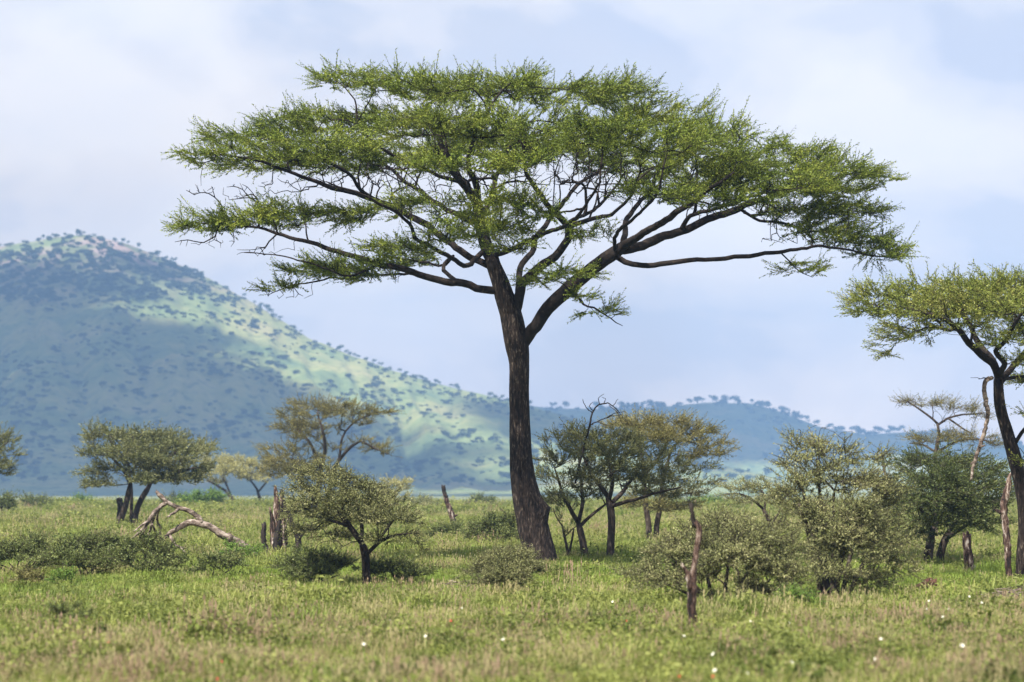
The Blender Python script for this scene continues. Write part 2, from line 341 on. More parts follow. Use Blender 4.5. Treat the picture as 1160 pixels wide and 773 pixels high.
class Skel:
    def __init__(s, step): s.P = []; s.par = []; s.R = []; s.L = []; s.trunk = []; s.step = step
    def poly(s, pts, trunk=False, attach=True, wob=0.0):
        """pts rows (x,y,z,r) in metres; joins the nearest node"""
        S = spline(pts, s.step); par = -1
        if wob:
            for i_ in range(1, len(S)):
                q_ = S[i_, :3]; S[i_, :3] = q_ + wob * min(1.0, i_ / 4) * (np.array(mnoise.noise_vector(tuple(q_ * 1.6))[:]) * 1.6 + np.array(mnoise.noise_vector(tuple(q_ * 4.5))[:]) * 0.9)
        if s.P and attach:
            A = np.array(s.P); dd = np.linalg.norm(A - S[0, :3], axis=1); par = int(dd.argmin())
            if dd[par] > 1e-3 and dd[par] < 0.02: S = S[1:]
        for q in S:
            s.P.append(q[:3].copy()); s.R.append(float(q[3])); s.par.append(par); s.trunk.append(trunk)
            s.L.append(0 if par < 0 else s.L[par] + float(np.linalg.norm(q[:3] - s.P[par]))); par = len(s.P) - 1
    def grow(s, T, rng, axis, wl=0.12, wdown=0.8, wback=0.7, wig=0.09, arch=0.12):
        """joins targets to the skeleton, nearest first; returns end directions"""
        T = np.asarray(T, float); A = np.array(s.P); n0 = len(A)
        d0 = np.array([np.linalg.norm(A - t, axis=1).min() for t in T]); order = np.argsort(d0)
        cap = n0 + 200 * len(T) + 10; B = np.zeros((cap, 3)); B[:n0] = A; L = np.zeros(cap); L[:n0] = s.L; n = n0
        ok = np.array([not tr for tr in s.trunk] + [True] * (cap - n0)); 
        if not ok[:n0].any(): ok[:] = True
        dirs = np.zeros_like(T)
        for ti in order:
            t = T[ti]; dv = t - B[:n]; dist = np.linalg.norm(dv, axis=1)
            rn = np.hypot(B[:n, 0] - axis[0], B[:n, 1] - axis[1]); rt = math.hypot(t[0] - axis[0], t[1] - axis[1])
            cost = dist + wdown * np.maximum(0, -dv[:, 2]) + wback * np.maximum(0, rn - rt) + wl * L[:n] + 1e3 * (~ok[:n])
            a = int(cost.argmin()); p0 = B[a]; D = dist[a]
            pp = s.par[a]; pd = (p0 - B[pp]) if pp >= 0 else np.array([0, 0, 1.0]); pd = pd / (np.linalg.norm(pd) + 1e-9)
            m_ = max(1, int(D / s.step + 0.5)); c1 = p0 + (pd * 0.3 + (t - p0) / (D + 1e-9) * 0.7) * D * 0.4 + np.array([0, 0, arch * D])
            par = a; last = p0
            w1 = rng.normal(0, wig * D, 3)
            for k in range(1, m_ + 1):
                u = k / m_; q = (1 - u) ** 2 * p0 + 2 * u * (1 - u) * (c1 + w1) + u * u * t
                if k < m_: q = q + rng.normal(0, 0.05 * s.step, 3)
                s.P.append(q); s.par.append(par); s.R.append(0.0); s.trunk.append(False)
                l = s.L[par] + float(np.linalg.norm(q - last)); s.L.append(l); B[n] = q; L[n] = l; par = n; n += 1; prev = last; last = q
            dirs[ti] = last - prev
        return dirs
    def radii(s, tip=0.006, p=2.3, rmax=None):
        n = len(s.P); acc = np.zeros(n); kids = [0] * n
        for i in range(n - 1, -1, -1):
            if acc[i] == 0: acc[i] = tip ** p
            q = s.par[i]
            if q >= 0: acc[q] += acc[i]
        r = acc ** (1 / p)
        for i in range(n):
            if s.R[i] > 0: r[i] = max(s.R[i], min(r[i], s.R[i] * 1.05))
            elif s.par[i] >= 0: r[i] = min(r[i], r[s.par[i]] * 0.94 + 0.0)
            r[i] = max(r[i], tip * 0.7)
        s.rad = r; return r
    def mesh(s, mbt, mbb, rough=0.12, shape=None, tsides=22, seed=1.0):
        n = len(s.P); ch = [[] for _ in range(n)]
        for i in range(n):
            if s.par[i] >= 0: ch[s.par[i]].append(i)
        start = [(i, -1) for i in range(n) if s.par[i] < 0]
        while start:
            i, pr = start.pop(); chain = [pr] if pr >= 0 else []; tr = s.trunk[i]
            while True:
                chain.append(i)
                if not ch[i]: break
                same = [c for c in ch[i] if s.trunk[c] == tr] if tr else ch[i]
                if not same: 
                    for c in ch[i]: start.append((c, i))
                    break
                b = max(same, key=lambda c: (s.R[c] > 0, s.rad[c], -abs(c - i)))
                for c in ch[i]:
                    if c != b: start.append((c, i))
                i = b
            if len(chain) < 2: continue
            P = [s.P[c] for c in chain]; R = [s.rad[c] for c in chain]
            if pr >= 0: R[0] = min(R[0], R[1] * 1.15)
            R[-1] *= 0.6; r0 = max(R)
            if tr:
                mbt.append(MB()); tube(mbt[-1], P, R, tsides, rough, 2.4, seed, shape=shape)
            else:
                sd_ = 10 if r0 > 0.08 else 7 if r0 > 0.03 else 5 if r0 > 0.014 else 3
                tube(mbb, P, R, sd_, 0.10 if r0 > 0.05 else 0, 2.0, seed + len(chain))

def pad_targets(pads, D, rng, dens, flat=True, scale=1.0, depthk=0.85):
    """targets in lens-shaped leaf pads given as (px, py, metres away from D, half width px, half height px)"""
    T, W = [], []
    for (px, py, dy, hw, hh) in pads:
        d = D + dy; c = np.array(at(px, py, d)[:]); a = hw / FPX * d; h = hh / FPX * d; b = a * depthk
        n = max(3, int(dens * math.pi * a * b * (1 if flat else max(1, h / 0.3) ** 0.7)))
        for _ in range(n):
            r = math.sqrt(rng.random()); th = rng.random() * 2 * math.pi
            if flat: zz = rng.uniform(-1, 1) * (1 - r ** 3 * 0.6)
            else:
                rr = rng.random() ** 0.42; v = rng.normal(size=3); v /= np.linalg.norm(v)
                if v[2] < -0.4: v[2] *= -1
                T.append(c + v * rr * np.array([a, b, h])); W.append(v * np.array([1, 1, 0.8])); continue
            r *= 1 + 0.16 * mnoise.noise((th * 1.2, px * 0.1, 1.0))
            T.append(c + np.array([math.cos(th) * r * a, math.sin(th) * r * b, zz * h - 0.12 * r * r * h])); W.append(np.array([math.cos(th) * r, math.sin(th) * r, 0.25]))
    return np.array(T), np.array(W)

def tree(name, label, cat, D, base, trunks, limbs, pads, leaf, bark, dens=5.0, spray=None, group=None, flat=True, seed=1, sc=1.0,
         step=0.16, tip=0.006, tilt=0.2, shape=None, tsides=14, extra=None, wdown=0.8, rise=0.25, bare=None, outk=0.5, rough=0.12, depthk=0.85, crown='foliage', lk=0.82, wob=0.012, bareD=None):
    dens = dens * (1.9 if flat else 3.2) if name != 'acacia_tree' or D not in (60.0,) else dens
    """trunks, limbs: lists of [(px,py,dy,r_px)...]; base (px,py) on the ground"""
    rng = np.random.default_rng(seed); b = base_of(base[0], base[1], D); root = empty(name, b, label, cat, group)
    sk = Skel(step); k = D / FPX
    def W(line, first=False):
        o = []
        for (px, py, dy, r) in line: p = at(px, py, D + dy); o.append((p.x, p.y, p.z, r * k * (0.93 if first else lk)))
        if first: o[0] = (o[0][0], o[0][1], gz(o[0][0], o[0][1]) - 0.12, o[0][3])
        return o
    for i_, t_ in enumerate(trunks): sk.poly(W(t_, True), trunk=True, attach=False)
    for l_ in limbs: sk.poly(W(l_), wob=wob)
    T, O = pad_targets(pads, D, rng, dens, flat, depthk=depthk)
    ax = np.array(sk.P)[[i for i, t_ in enumerate(sk.trunk) if t_]].mean(0)
    dirs = sk.grow(T, rng, ax, wdown=wdown)
    if bare is not None:
        TB, _ = pad_targets(bare, D, rng, bareD or dens * 0.5, flat); sk.grow(TB, rng, ax, wdown=0.2)
    sk.radii(tip); mbt, mbb, mbl = [], MB(), MB(); sk.mesh(mbt, mbb, rough=rough, shape=shape, tsides=tsides, seed=seed)
    dv = dirs / (np.linalg.norm(dirs, axis=1, keepdims=True) + 1e-9)
    if flat: dv[:, 2] = np.clip(dv[:, 2], -0.15, 0.5)
    rad = T - ax; rad[:, 2] = 0.1; rad /= np.linalg.norm(rad, axis=1, keepdims=True) + 1e-9
    dv = dv * 0.6 + rad * outk * 0.6 + O * outk + rng.normal(0, 0.2, dv.shape)
    sp = dict(shoots=9, leaves=14, L=0.42, ll=0.07, lw=0.02, rise=rise); sp.update(spray or {})
    tm = [leaf_spray(rng, **sp) for _ in range(10)]
    put_sprays(T, dv, rng.uniform(0.75, 1.25, len(T)) * sc, tm, rng, mbl, mbb, tilt)
    if extra: extra(mbt, mbb, mbl)
    for q_ in mbt: q_.build('trunk', M[bark], root, b, smooth=True)
    mbb.build('branches', M['limb' if bark == 'bark' else bark], root, b, smooth=True)
    mbl.build(crown, M[leaf], root, b)
    return root

def arr_of(*a): return list(a)
def main_tree():
    D = 60.0
    trunks = [[(612, 642, 0, 20), (611, 632, 0, 18.5), (608, 618, 0, 18.2), (603, 596, 0, 18), (598, 572, 0, 17.4), (593, 547, 0, 15.6), (590, 518, 0, 13.6), (589, 480, 0, 12.6), (588, 440, 0, 12), (588, 412, 0, 12.2),
               (586, 395, 0, 14), (582, 374, 0, 14), (578, 354, 0, 13.4), (571, 335, 0, 12), (566, 318, 0, 10.5), (559, 300, 0, 9), (554, 285, 0, 7)]]
    L = []
    L.append([(590, 392, 0, 11), (602, 374, -.1, 10), (622, 350, -.2, 10.5), (640, 331, -.3, 11), (662, 313, -.3, 10.5), (680, 298, -.4, 10), (697, 285, -.4, 10), (706, 279, -.4, 8)])
    L.append([(697, 290, -.4, 5), (708, 297, -.5, 4.5), (728, 300, -.6, 4.2), (765, 298, -.8, 4), (799, 295, -.9, 3.6), (848, 290, -.9, 3.3), (887, 285, -.8, 2.8), (920, 281, -.5, 2.2), (952, 282, -.2, 1.8), (985, 288, 0, 1.2), (1012, 292, .2, .8)])
    L.append([(700, 283, -.4, 8), (716, 282, -.3, 7.5), (747, 271, .2, 7), (778, 260, .6, 6.5), (802, 249, .9, 6), (833, 238, 1.2, 5.5), (864, 226, 1.4, 4.8), (895, 216, 1.4, 4), (930, 206, 1.2, 2.8), (968, 196, 1, 1.5)])
    L.append([(771, 262, .5, 4), (778, 250, .3, 3.5), (790, 242, -.3, 3), (820, 236, -1, 2.6), (850, 224, -2, 2), (880, 214, -3, 1.4)])
    L.append([(706, 279, -.4, 7), (718, 270, -1, 6), (738, 259, -1.8, 5.5), (763, 245, -2.6, 5), (776, 236, -3, 4), (800, 216, -3.5, 3), (832, 196, -4, 2)])
    L.append([(706, 276, -.4, 5), (708, 262, .2, 4.5), (710, 248, 1, 4.2), (721, 235, 1.6, 3.6), (735, 214, 2.2, 3), (750, 188, 2.8, 2.3), (770, 160, 3, 1.5)])
    L.append([(696, 284, -.4, 3), (697, 268, -1.5, 3), (704, 259, -2.5, 2.8), (722, 244, -3.8, 2.4), (740, 225, -4.6, 2), (750, 200, -5, 1.5)])
    L.append([(840, 238, 1.2, 2.5), (862, 250, 1.5, 2.2), (888, 252, 1.8, 2), (912, 262, 1.8, 1.4), (926, 274, 1.6, .8)])
    L.append([(884, 286, -.8, 1.3), (896, 298, -.6, 1.0), (910, 309, -.4, .8), (922, 314, -.3, .5)])
    L.append([(650, 326, -.3, 2), (660, 344, -.8, 1.6), (678, 352, -1, 1.3), (706, 368, -1, .7)])
    # middle stems
    L.append([(584, 356, 0, 9), (588, 338, -.1, 8), (591, 322, -.2, 7.5), (602, 311, -.3, 7.5), (617, 300, -.4, 7), (634, 285, -.6, 6.5), (643, 271, -.8, 6), (644, 257, -1, 5.8), (632, 246, -1.4, 5), (624, 236, -1.8, 4.5), (606, 214, -2.6, 3.6), (594, 190, -3.2, 2.8), (596, 155, -3.6, 1.8)])
    L.append([(644, 258, -1, 4), (662, 250, -1.2, 3.6), (679, 246, -1.5, 3.2), (697, 240, -2, 2.6), (715, 222, -2.5, 2), (725, 195, -3, 1.2)])
    L.append([(643, 256, -1, 3.5), (656, 246, -.4, 3), (672, 238, .3, 2.6), (690, 222, 1, 2), (705, 200, 1.6, 1.4)])
    L.append([(587, 335, 0, 5), (587, 312, .5, 5), (594, 295, 1, 4.8), (606, 283, 1.4, 4.6), (606, 270, 1.6, 4.5), (617, 257, 1.8, 4.2), (630, 240, 2.2, 3.8), (652, 214, 2.8, 3), (680, 192, 3.4, 2.2), (702, 168, 4, 1.4)])
    L.append([(559, 289, 0, 4), (578, 284, -.8, 4), (594, 275, -1.4, 3.8), (617, 266, -2, 3.4), (640, 256, -2.8, 3), (662, 236, -3.6, 2.4), (680, 208, -4.4, 1.8)])
    # left and central
    L.append([(571, 334, 0, 11), (566, 318, 0, 11.5), (558, 300, 0, 11), (551, 280, .1, 10), (546, 258, .2, 9.5), (543, 238, .3, 8.5), (536, 222, .4, 7.5), (522, 204, .5, 6), (508, 180, .6, 5), (494, 150, .7, 3.6), (478, 118, .6, 2)])
    L.append([(543, 240, .3, 6), (541, 220, -.4, 5.5), (538, 204, -.8, 5), (531, 190, -1.2, 4.2), (534, 165, -1.6, 3.2), (552, 128, -2, 2)])
    L.append([(545, 246, .3, 5), (556, 225, 1, 4.5), (562, 200, 1.8, 4), (575, 170, 2.6, 3), (600, 130, 3, 1.8)])
    L.append([(567, 330, 0, 6), (548, 328, -.1, 6), (524, 322, -.2, 6), (502, 319, -.3, 5.6), (467, 309, -.5, 5), (428, 298, -.6, 4.6), (404, 292, -.6, 4.2), (382, 285, -.6, 3.8), (350, 274, -.5, 3), (316, 264, -.4, 2.4), (286, 258, -.3, 1.8), (250, 254, -.2, 1.2), (218, 252, 0, .8)])
    L.append([(430, 299, -.6, 2.2), (397, 313, -.9, 1.8), (372, 307, -1.1, 1.5), (350, 298, -1.3, 1.3), (314, 290, -1.5, 1), (277, 287, -1.6, .7)])
    L.append([(480, 312, -.5, 2.2), (440, 310, .2, 1.8), (400, 315, .6, 1.6), (374, 316, .9, 1.4), (340, 322, 1.1, 1), (302, 334, 1.2, .6)])
    L.append([(520, 321, -.2, 3.6), (506, 310, .2, 3.4), (504, 298, .6, 3), (514, 290, 1, 2.4), (500, 300, 1.5, 2), (470, 296, 2, 1.8), (440, 290, 2.5, 1.4), (410, 282, 2.8, 1)])
    L.append([(556, 302, 0, 6), (540, 294, .3, 5.5), (521, 283, .5, 5.2), (490, 260, .8, 5), (452, 237, 1, 4.8), (420, 225, 1, 4.5), (390, 217, .9, 4), (362, 207, .7, 3.5), (327, 195, .5, 2.6), (296, 184, .2, 2), (270, 177, 0, 1.5), (232, 174, -.2, .9)])
    L.append([(432, 229, 1, 3), (413, 220, .6, 3), (400, 202, 0, 2.6), (384, 190, -.6, 2.4), (362, 180, -1.2, 2), (330, 168, -1.8, 1.4), (296, 158, -2, .9)])
    L.append([(548, 284, 0, 4.5), (530, 300, -.8, 4), (510, 291, -1.4, 3.6), (484, 278, -2, 3.2), (470, 268, -2.4, 3), (464, 252, -2.8, 2.6), (440, 236, -3.4, 2.2), (405, 220, -4, 1.8), (370, 205, -4.4, 1.2)])
    L.append([(545, 255, .2, 5), (520, 245, 1.2, 4.4), (498, 232, 2.2, 4), (470, 212, 3.2, 3.4), (440, 190, 4.2, 2.8), (412, 170, 5, 2)])
    L.append([(520, 206, .5, 3.5), (490, 196, .2, 3), (460, 184, 0, 2.6), (430, 168, -.3, 2.2), (408, 142, -.5, 1.8), (400, 112, -.4, 1.2), (385, 96, -.3, .8)])
    L.append([(545, 240, .3, 5), (540, 225, -1.5, 4.5), (520, 205, -3, 4), (505, 185, -4.2, 3), (490, 165, -5, 2)])
    pads = [(398, 90, 0, 48, 7), (470, 100, -2, 70, 13), (548, 102, .5, 80, 14), (630, 104, -1, 80, 13), (697, 104, 0, 46, 9), (745, 130, 1, 66, 13), (806, 155, -1, 68, 13), (874, 178, 1, 72, 13), (946, 196, -.5, 60, 11), (980, 200, 0, 34, 8),
            (345, 140, -.5, 62, 11), (290, 158, .5, 56, 10), (245, 178, -1, 40, 9), (350, 168, -2.5, 74, 12), (425, 138, 1.5, 76, 15), (500, 142, -4, 80, 15), (580, 146, -3, 82, 15), (662, 148, -5, 80, 15), (740, 165, -4, 78, 14),
            (806, 190, -2.5, 72, 12), (866, 208, -2, 72, 11), (920, 215, .5, 66, 9), (470, 172, 3.5, 70, 12), (556, 168, 4.5, 80, 12), (640, 166, 4, 74, 12), (390, 186, 2.5, 66, 10), (712, 185, 4.5, 62, 11), (776, 206, 3.5, 60, 10), (300, 186, 1.5, 56, 8),
            (520, 186, -5.5, 60, 10), (600, 186, -5.5, 40, 9),
            (285, 248, -.3, 66, 9), (236, 258, .2, 38, 6), (330, 240, .4, 40, 7), (414, 244, 1, 48, 7), (470, 232, -2.5, 40, 6), (455, 282, -2, 48, 6), (388, 300, -.6, 44, 6), (352, 306, .6, 44, 5), (316, 326, 1, 26, 4), (420, 314, -.4, 32, 4), (470, 296, 1.8, 36, 5),
            (960, 272, 0, 44, 9), (990, 286, .3, 34, 7), (1008, 278, .6, 22, 5), (1014, 292, -.2, 16, 4), (920, 256, 1.5, 44, 8), (905, 240, 1, 50, 8), (965, 236, .5, 44, 8), (912, 306, -.4, 22, 4), (898, 298, -.6, 12, 3),
            (560, 262, -4.5, 46, 8), (530, 248, -3.5, 40, 7), (600, 240, -5, 40, 7), (562, 228, -5, 46, 7), (510, 268, -3, 34, 6), (580, 280, -3, 28, 5), (640, 308, -3, 34, 5), (610, 318, -2, 26, 4), (682, 354, -1, 24, 3.5), (655, 335, -1.2, 20, 3),
            (672, 264, -1.5, 30, 5), (752, 222, -4.5, 50, 8), (820, 226, -3, 46, 8)]
    bare = [(250, 215, 0, 40, 10), (290, 222, .5, 36, 8), (330, 210, 0, 50, 9), (235, 275, 0, 36, 8), (300, 285, -.5, 36, 6), (420, 210, 1, 50, 10), (330, 335, 1, 30, 4), (560, 185, 0, 120, 24), (480, 200, 1, 70, 16), (640, 190, 1, 90, 18), (720, 205, 0, 100, 16), (400, 195, 0, 70, 12), (840, 236, 0, 70, 8), (960, 250, .5, 50, 10), (900, 270, 1, 40, 8)]
    def shape(P, ring):
        # fluted foot with a long hollow on the left front, swelling on the right
        zz = P[2]; k = np.ones(len(ring)); a = np.arctan2(ring[:, 1], ring[:, 0])
        lo = math.exp(-max(0, zz - 0.1) / 1.0)
        k += 0.10 * lo * np.cos(3 * a + 0.6) + 0.05 * lo * np.cos(7 * a + zz)
        g_ = math.exp(-((zz - 0.95) / 0.9) ** 2); k -= 0.55 * g_ * np.exp(-((a + 1.95 - 0.10 * zz) / 0.24) ** 2)
        kn = math.exp(-((zz - 1.25) / 0.17) ** 2); k += 0.5 * kn * np.exp(-((a + 0.35) / 0.45) ** 2)
        return k
    return tree('acacia_tree', 'large flat-topped acacia with dark trunk standing alone in the middle of the meadow', 'tree', D, (609, 640), trunks, L, pads, 'leafmain', 'bark',
                dens=9.2, seed=11, step=0.15, tip=0.0085, shape=shape, tsides=36, bare=bare, bareD=15.0, spray=dict(shoots=12, leaves=21, L=0.5, ll=0.056, lw=0.021, fan=1.0, rise=0.05, fuzz=0.6), tilt=0.11, rough=0.09, lk=0.73, wob=0.035)
main_tree()

# ---- right-hand acacia
tree('acacia_tree', 'acacia at the right edge with a curved dark trunk and yellow-green flat crown', 'tree', 51.0, (1158, 656),
     [[(1160, 658, 0, 10.5), (1160, 630, 0, 8.8), (1161, 590, 0, 8.2), (1158, 560, 0, 8.2), (1150, 520, 0, 8.4), (1141, 490, 0, 7.4), (1133, 462, 0, 7), (1131, 440, 0, 6.4), (1131, 424, 0, 6)]],
     [[(1131, 426, 0, 6), (1125, 412, -.2, 5.5), (1112, 402, -.4, 5), (1097, 388, -.7, 4.5), (1088, 376, -1, 4), (1070, 362, -1.3, 3), (1040, 352, -1.4, 2), (1000, 345, -1.2, 1.2)],
      [(1131, 424, 0, 5), (1124, 408, .3, 5), (1112, 394, .6, 4.6), (1104, 380, .8, 4), (1095, 362, 1, 3), (1070, 345, 1, 2)],
      [(1132, 424, 0, 4.5), (1138, 412, -.5, 4), (1128, 398, -1, 3.4), (1140, 385, -1.4, 3), (1150, 365, -1.8, 2.4), (1165, 345, -2, 1.6)],
      [(1133, 430, 0, 3), (1150, 428, .5, 2.5), (1180, 424, .8, 2), (1210, 412, 1, 1.4)], [(1134, 432, 0, 5), (1160, 400, 1, 4), (1200, 370, 1.5, 3), (1240, 350, 2, 2)], [(1148, 505, 0, 3), (1165, 482, -.4, 2.4), (1200, 470, -.6, 1.6)]],
     [(1000, 334, 0, 36, 11), (1010, 352, -.6, 36, 10), (1045, 330, .5, 44, 12), (1050, 350, -1.4, 44, 12), (1080, 368, -.8, 40, 9), (1100, 335, -1, 56, 13), (1120, 322, .8, 56, 10), (1145, 350, -2, 50, 14), (1160, 330, 1, 50, 12), (1190, 345, 0, 60, 16), (1200, 370, 1, 60, 12), (1240, 352, 1, 60, 14),
      (1010, 386, -1, 14, 8), (1020, 372, -1, 26, 8), (992, 350, -.4, 26, 7), (980, 338, 0, 22, 7), (1008, 396, -.8, 8, 8), (1035, 380, .2, 20, 6), (1150, 385, -1.5, 40, 8), (1190, 430, .8, 44, 6), (1160, 410, -.5, 30, 6), (1195, 470, -.6, 36, 7), (1180, 520, -.6, 20, 8), (1120, 350, 1.5, 60, 12), (1080, 345, 1.6, 50, 10)],
     'leafright', 'bark', dens=11, seed=21, step=0.12, tip=0.0065, sc=0.82, tsides=16, spray=dict(shoots=8, leaves=14, L=0.42, ll=0.07, lw=0.022, fan=1.1, rise=0.05), bare=[(1090, 375, 0, 40, 6), (1110, 430, 0, 16, 5)])

# ---- trees of the middle distance
SP_M = dict(shoots=10, leaves=14, L=0.5, ll=0.09, lw=0.034, fan=1.2)
tree('acacia_tree', 'acacia cut by the left edge, only its dull crown in view', 'tree', 115.0, (-30, 597),
     [[(-30, 597, 0, 5), (-26, 560, 0, 4.5), (-22, 540, 0, 4)]], [[(-22, 540, 0, 3), (-10, 520, 0, 2.4), (4, 505, 0, 1.5)], [(-22, 540, 0, 3), (-40, 520, .5, 2)]],
     [(-5, 500, 0, 24, 9), (4, 514, -1, 16, 8), (-30, 498, 1, 34, 10), (-10, 530, -1, 22, 7), (0, 538, 0, 14, 6), (-45, 520, 0, 30, 10)], 'leafdull', 'greybark', dens=3.4, seed=31, step=0.3, tip=0.012, sc=1.15, spray=SP_M)
tree('acacia_tree', 'bushy dull green acacia with several thin trunks left of the fallen branch', 'tree', 106.0, (138, 601),
     [[(132, 602, 0, 5), (136, 590, 0, 4.2), (143, 570, 0, 3.6), (147, 548, 0, 3)], [(150, 592, 1, 4), (156, 574, 1, 3.6), (166, 556, 1, 3.4), (172, 545, 1, 3)], [(148, 592, .5, 2.4), (149, 560, .5, 2), (146, 528, .5, 1.8)]],
     [[(147, 548, 0, 2.6), (138, 530, -.5, 2), (120, 512, -1, 1.4)], [(147, 530, .5, 2), (130, 505, 1, 1.5), (118, 494, 1, 1)], [(172, 545, 1, 3), (185, 525, .5, 2.4), (205, 508, 0, 1.6)], [(170, 547, 1, 2.6), (165, 520, 1.5, 2.2), (168, 500, 2, 1.4)], [(173, 546, 1, 2.2), (195, 540, 0, 1.8), (218, 530, -1, 1.2)]],
     [(118, 493, 0, 24, 8), (145, 497, 1, 32, 9), (120, 512, -1, 26, 8), (150, 512, -2, 34, 10), (188, 508, 0, 40, 11), (212, 508, 1, 26, 9), (200, 524, -1.5, 38, 10), (165, 528, -1, 34, 10), (106, 535, 0, 16, 9), (112, 548, -.5, 22, 5), (195, 540, 0, 34, 8), (222, 532, 0, 16, 8), (130, 528, .5, 18, 7), (180, 498, 1, 26, 6), (175, 545, -2, 30, 6)],
     'leafdull', 'greybark', dens=3.6, seed=32, step=0.28, tip=0.011, sc=1.15, spray=SP_M, flat=True)
tree('pale_acacia', 'pale yellow flat-crowned acacia far off between the dull acacia and the golden one', 'tree', 225.0, (268, 573),
     [[(270, 574, 0, 2.6), (264, 566, 0, 2.4), (255, 556, 0, 2)], [(300, 574, 2, 2.6), (294, 564, 2, 2.2), (291, 554, 2, 1.8)]],
     [[(255, 556, 0, 2), (244, 549, 0, 1.6), (236, 545, 0, 1.2)], [(262, 563, 0, 1.6), (256, 548, 0, 1.4), (250, 538, 1, 1)], [(291, 554, 2, 1.6), (284, 545, 1, 1.2), (272, 538, 1, 1)], [(292, 558, 2, 1.6), (303, 545, 2, 1.2)]],
     [(248, 528, 0, 18, 5), (270, 525, 1, 22, 5), (295, 527, 2, 20, 6), (262, 534, -2, 24, 4), (232, 540, 0, 12, 5), (248, 545, 0, 12, 2), (285, 540, 0, 18, 4), (306, 540, 2, 14, 6), (240, 522, 1, 14, 3), (265, 520, 0, 10, 3)], 'leafpale', 'greybark', dens=1.3, seed=33, step=0.5, tip=0.02, sc=1.7, spray=SP_M)
tree('golden_acacia', 'golden-leaved layered acacia rising behind the grey-green thorn tree', 'tree', 125.0, (352, 592),
     [[(352, 593, 0, 5), (356, 570, 0, 4.5), (362, 548, 0, 4), (364, 532, 0, 3.6)], [(362, 592, .6, 3.4), (372, 560, .6, 3), (378, 528, .6, 2.6)]],
     [[(364, 532, 0, 3), (357, 515, 0, 2.4), (350, 500, 0, 2), (335, 485, .5, 1.3)], [(364, 532, 0, 2.6), (368, 510, -.6, 2.2), (366, 490, -1, 1.8), (360, 470, -1, 1.2)], [(375, 545, .6, 2.4), (384, 520, 1, 2), (388, 495, 1.4, 1.6), (402, 478, 1.5, 1.2), (425, 468, 1, .8)],
      [(378, 530, .6, 2.4), (388, 517, 0, 2.2), (398, 506, -.3, 2), (408, 500, -.5, 1.6), (425, 508, -.6, 1.2), (440, 514, -.6, .7)], [(362, 540, 0, 2.4), (345, 525, -1, 2), (325, 520, -1.4, 1.4)]],
     [(365, 460, 0, 34, 6), (350, 470, -1, 34, 7), (395, 466, 1, 38, 6), (425, 466, .5, 18, 4), (330, 484, .5, 26, 6), (360, 484, 1.5, 34, 7), (345, 495, -1, 26, 5), (318, 508, -1, 24, 6), (335, 520, -1.5, 34, 9), (310, 522, 0, 22, 8), (355, 530, -2, 30, 8), (330, 535, 1, 36, 8), (400, 478, 1.5, 20, 4), (426, 508, -.6, 20, 4), (410, 500, -.5, 14, 3), (436, 514, -.6, 10, 3), (376, 508, 0, 16, 3)],
     'leafgold', 'greybark', dens=2.2, seed=34, step=0.28, tip=0.012, sc=1.15, spray=dict(SP_M, lw=0.022))
tree('pale_acacia', 'small pale green acacia on the skyline right of the grey-green thorn tree', 'tree', 185.0, (446, 577),
     [[(446, 578, 0, 2.4), (447, 565, 0, 2), (446, 558, 0, 1.6)]], [[(446, 558, 0, 1.3), (456, 552, 0, 1)], [(446, 558, 0, 1.3), (434, 552, 0, 1)]],
     [(446, 549, 0, 18, 4), (430, 551, 1, 14, 4), (456, 555, 0, 12, 4), (440, 560, -1, 16, 5), (425, 562, 0, 14, 5), (452, 565, 0, 14, 4)], 'leafpale', 'greybark', dens=2.2, seed=35, step=0.4, tip=0.016, sc=1.3, spray=SP_M)

SP_T = dict(shoots=12, leaves=10, L=0.34, ll=0.04, lw=0.022, fan=1.4, fuzz=0.9)
tree('thorn_tree', 'grey-green thorn tree with short dark forked trunk in front of the golden acacia', 'tree', 47.5, (415, 664),
     [[(416, 666, 0, 6), (415, 648, 0, 5.2), (414, 628, 0, 5.2), (409, 614, 0, 5)]],
     [[(409, 614, 0, 4.6), (400, 602, 0, 4.2), (390, 590, 0, 3.8), (382, 575, 0, 3), (370, 558, 0, 2)], [(414, 630, 0, 3), (423, 620, -.3, 2.8), (432, 612, -.5, 2.4), (448, 606, -.7, 1.8), (466, 604, -.8, 1)], [(409, 614, 0, 3.2), (410, 595, .5, 2.8), (405, 575, .8, 2), (400, 558, 1, 1.4)], [(396, 597, 0, 2.6), (375, 590, .6, 2), (350, 584, 1, 1.4)], [(423, 620, -.3, 2), (440, 596, .3, 1.8), (452, 580, .5, 1.2)]],
     [(362, 540, 0, 34, 10), (345, 556, .5, 26, 12), (385, 548, -.4, 36, 12), (410, 560, .4, 36, 12), (370, 568, -1, 40, 14), (400, 575, -.8, 44, 12), (436, 574, .4, 32, 12), (450, 590, -.4, 26, 12), (425, 592, -.9, 34, 10), (350, 585, .6, 30, 12), (462, 606, -.6, 16, 10), (345, 604, 1, 26, 8), (470, 620, -.4, 10, 7), (400, 590, .8, 44, 10), (435, 612, -.7, 22, 6), (380, 610, 1.2, 24, 6), (334, 582, .7, 18, 14), (470, 596, -.2, 14, 10)],
     'leafgrey', 'bark', dens=8, seed=36, step=0.11, tip=0.0042, sc=0.8, spray=SP_T, flat=False, bare=[(340, 612, .8, 44, 18), (380, 625, .5, 40, 14), (450, 625, -.4, 34, 16), (325, 596, .8, 24, 20), (400, 560, 0, 60, 30), (350, 600, .2, 40, 20), (430, 612, -.3, 40, 20)], wdown=0.3)

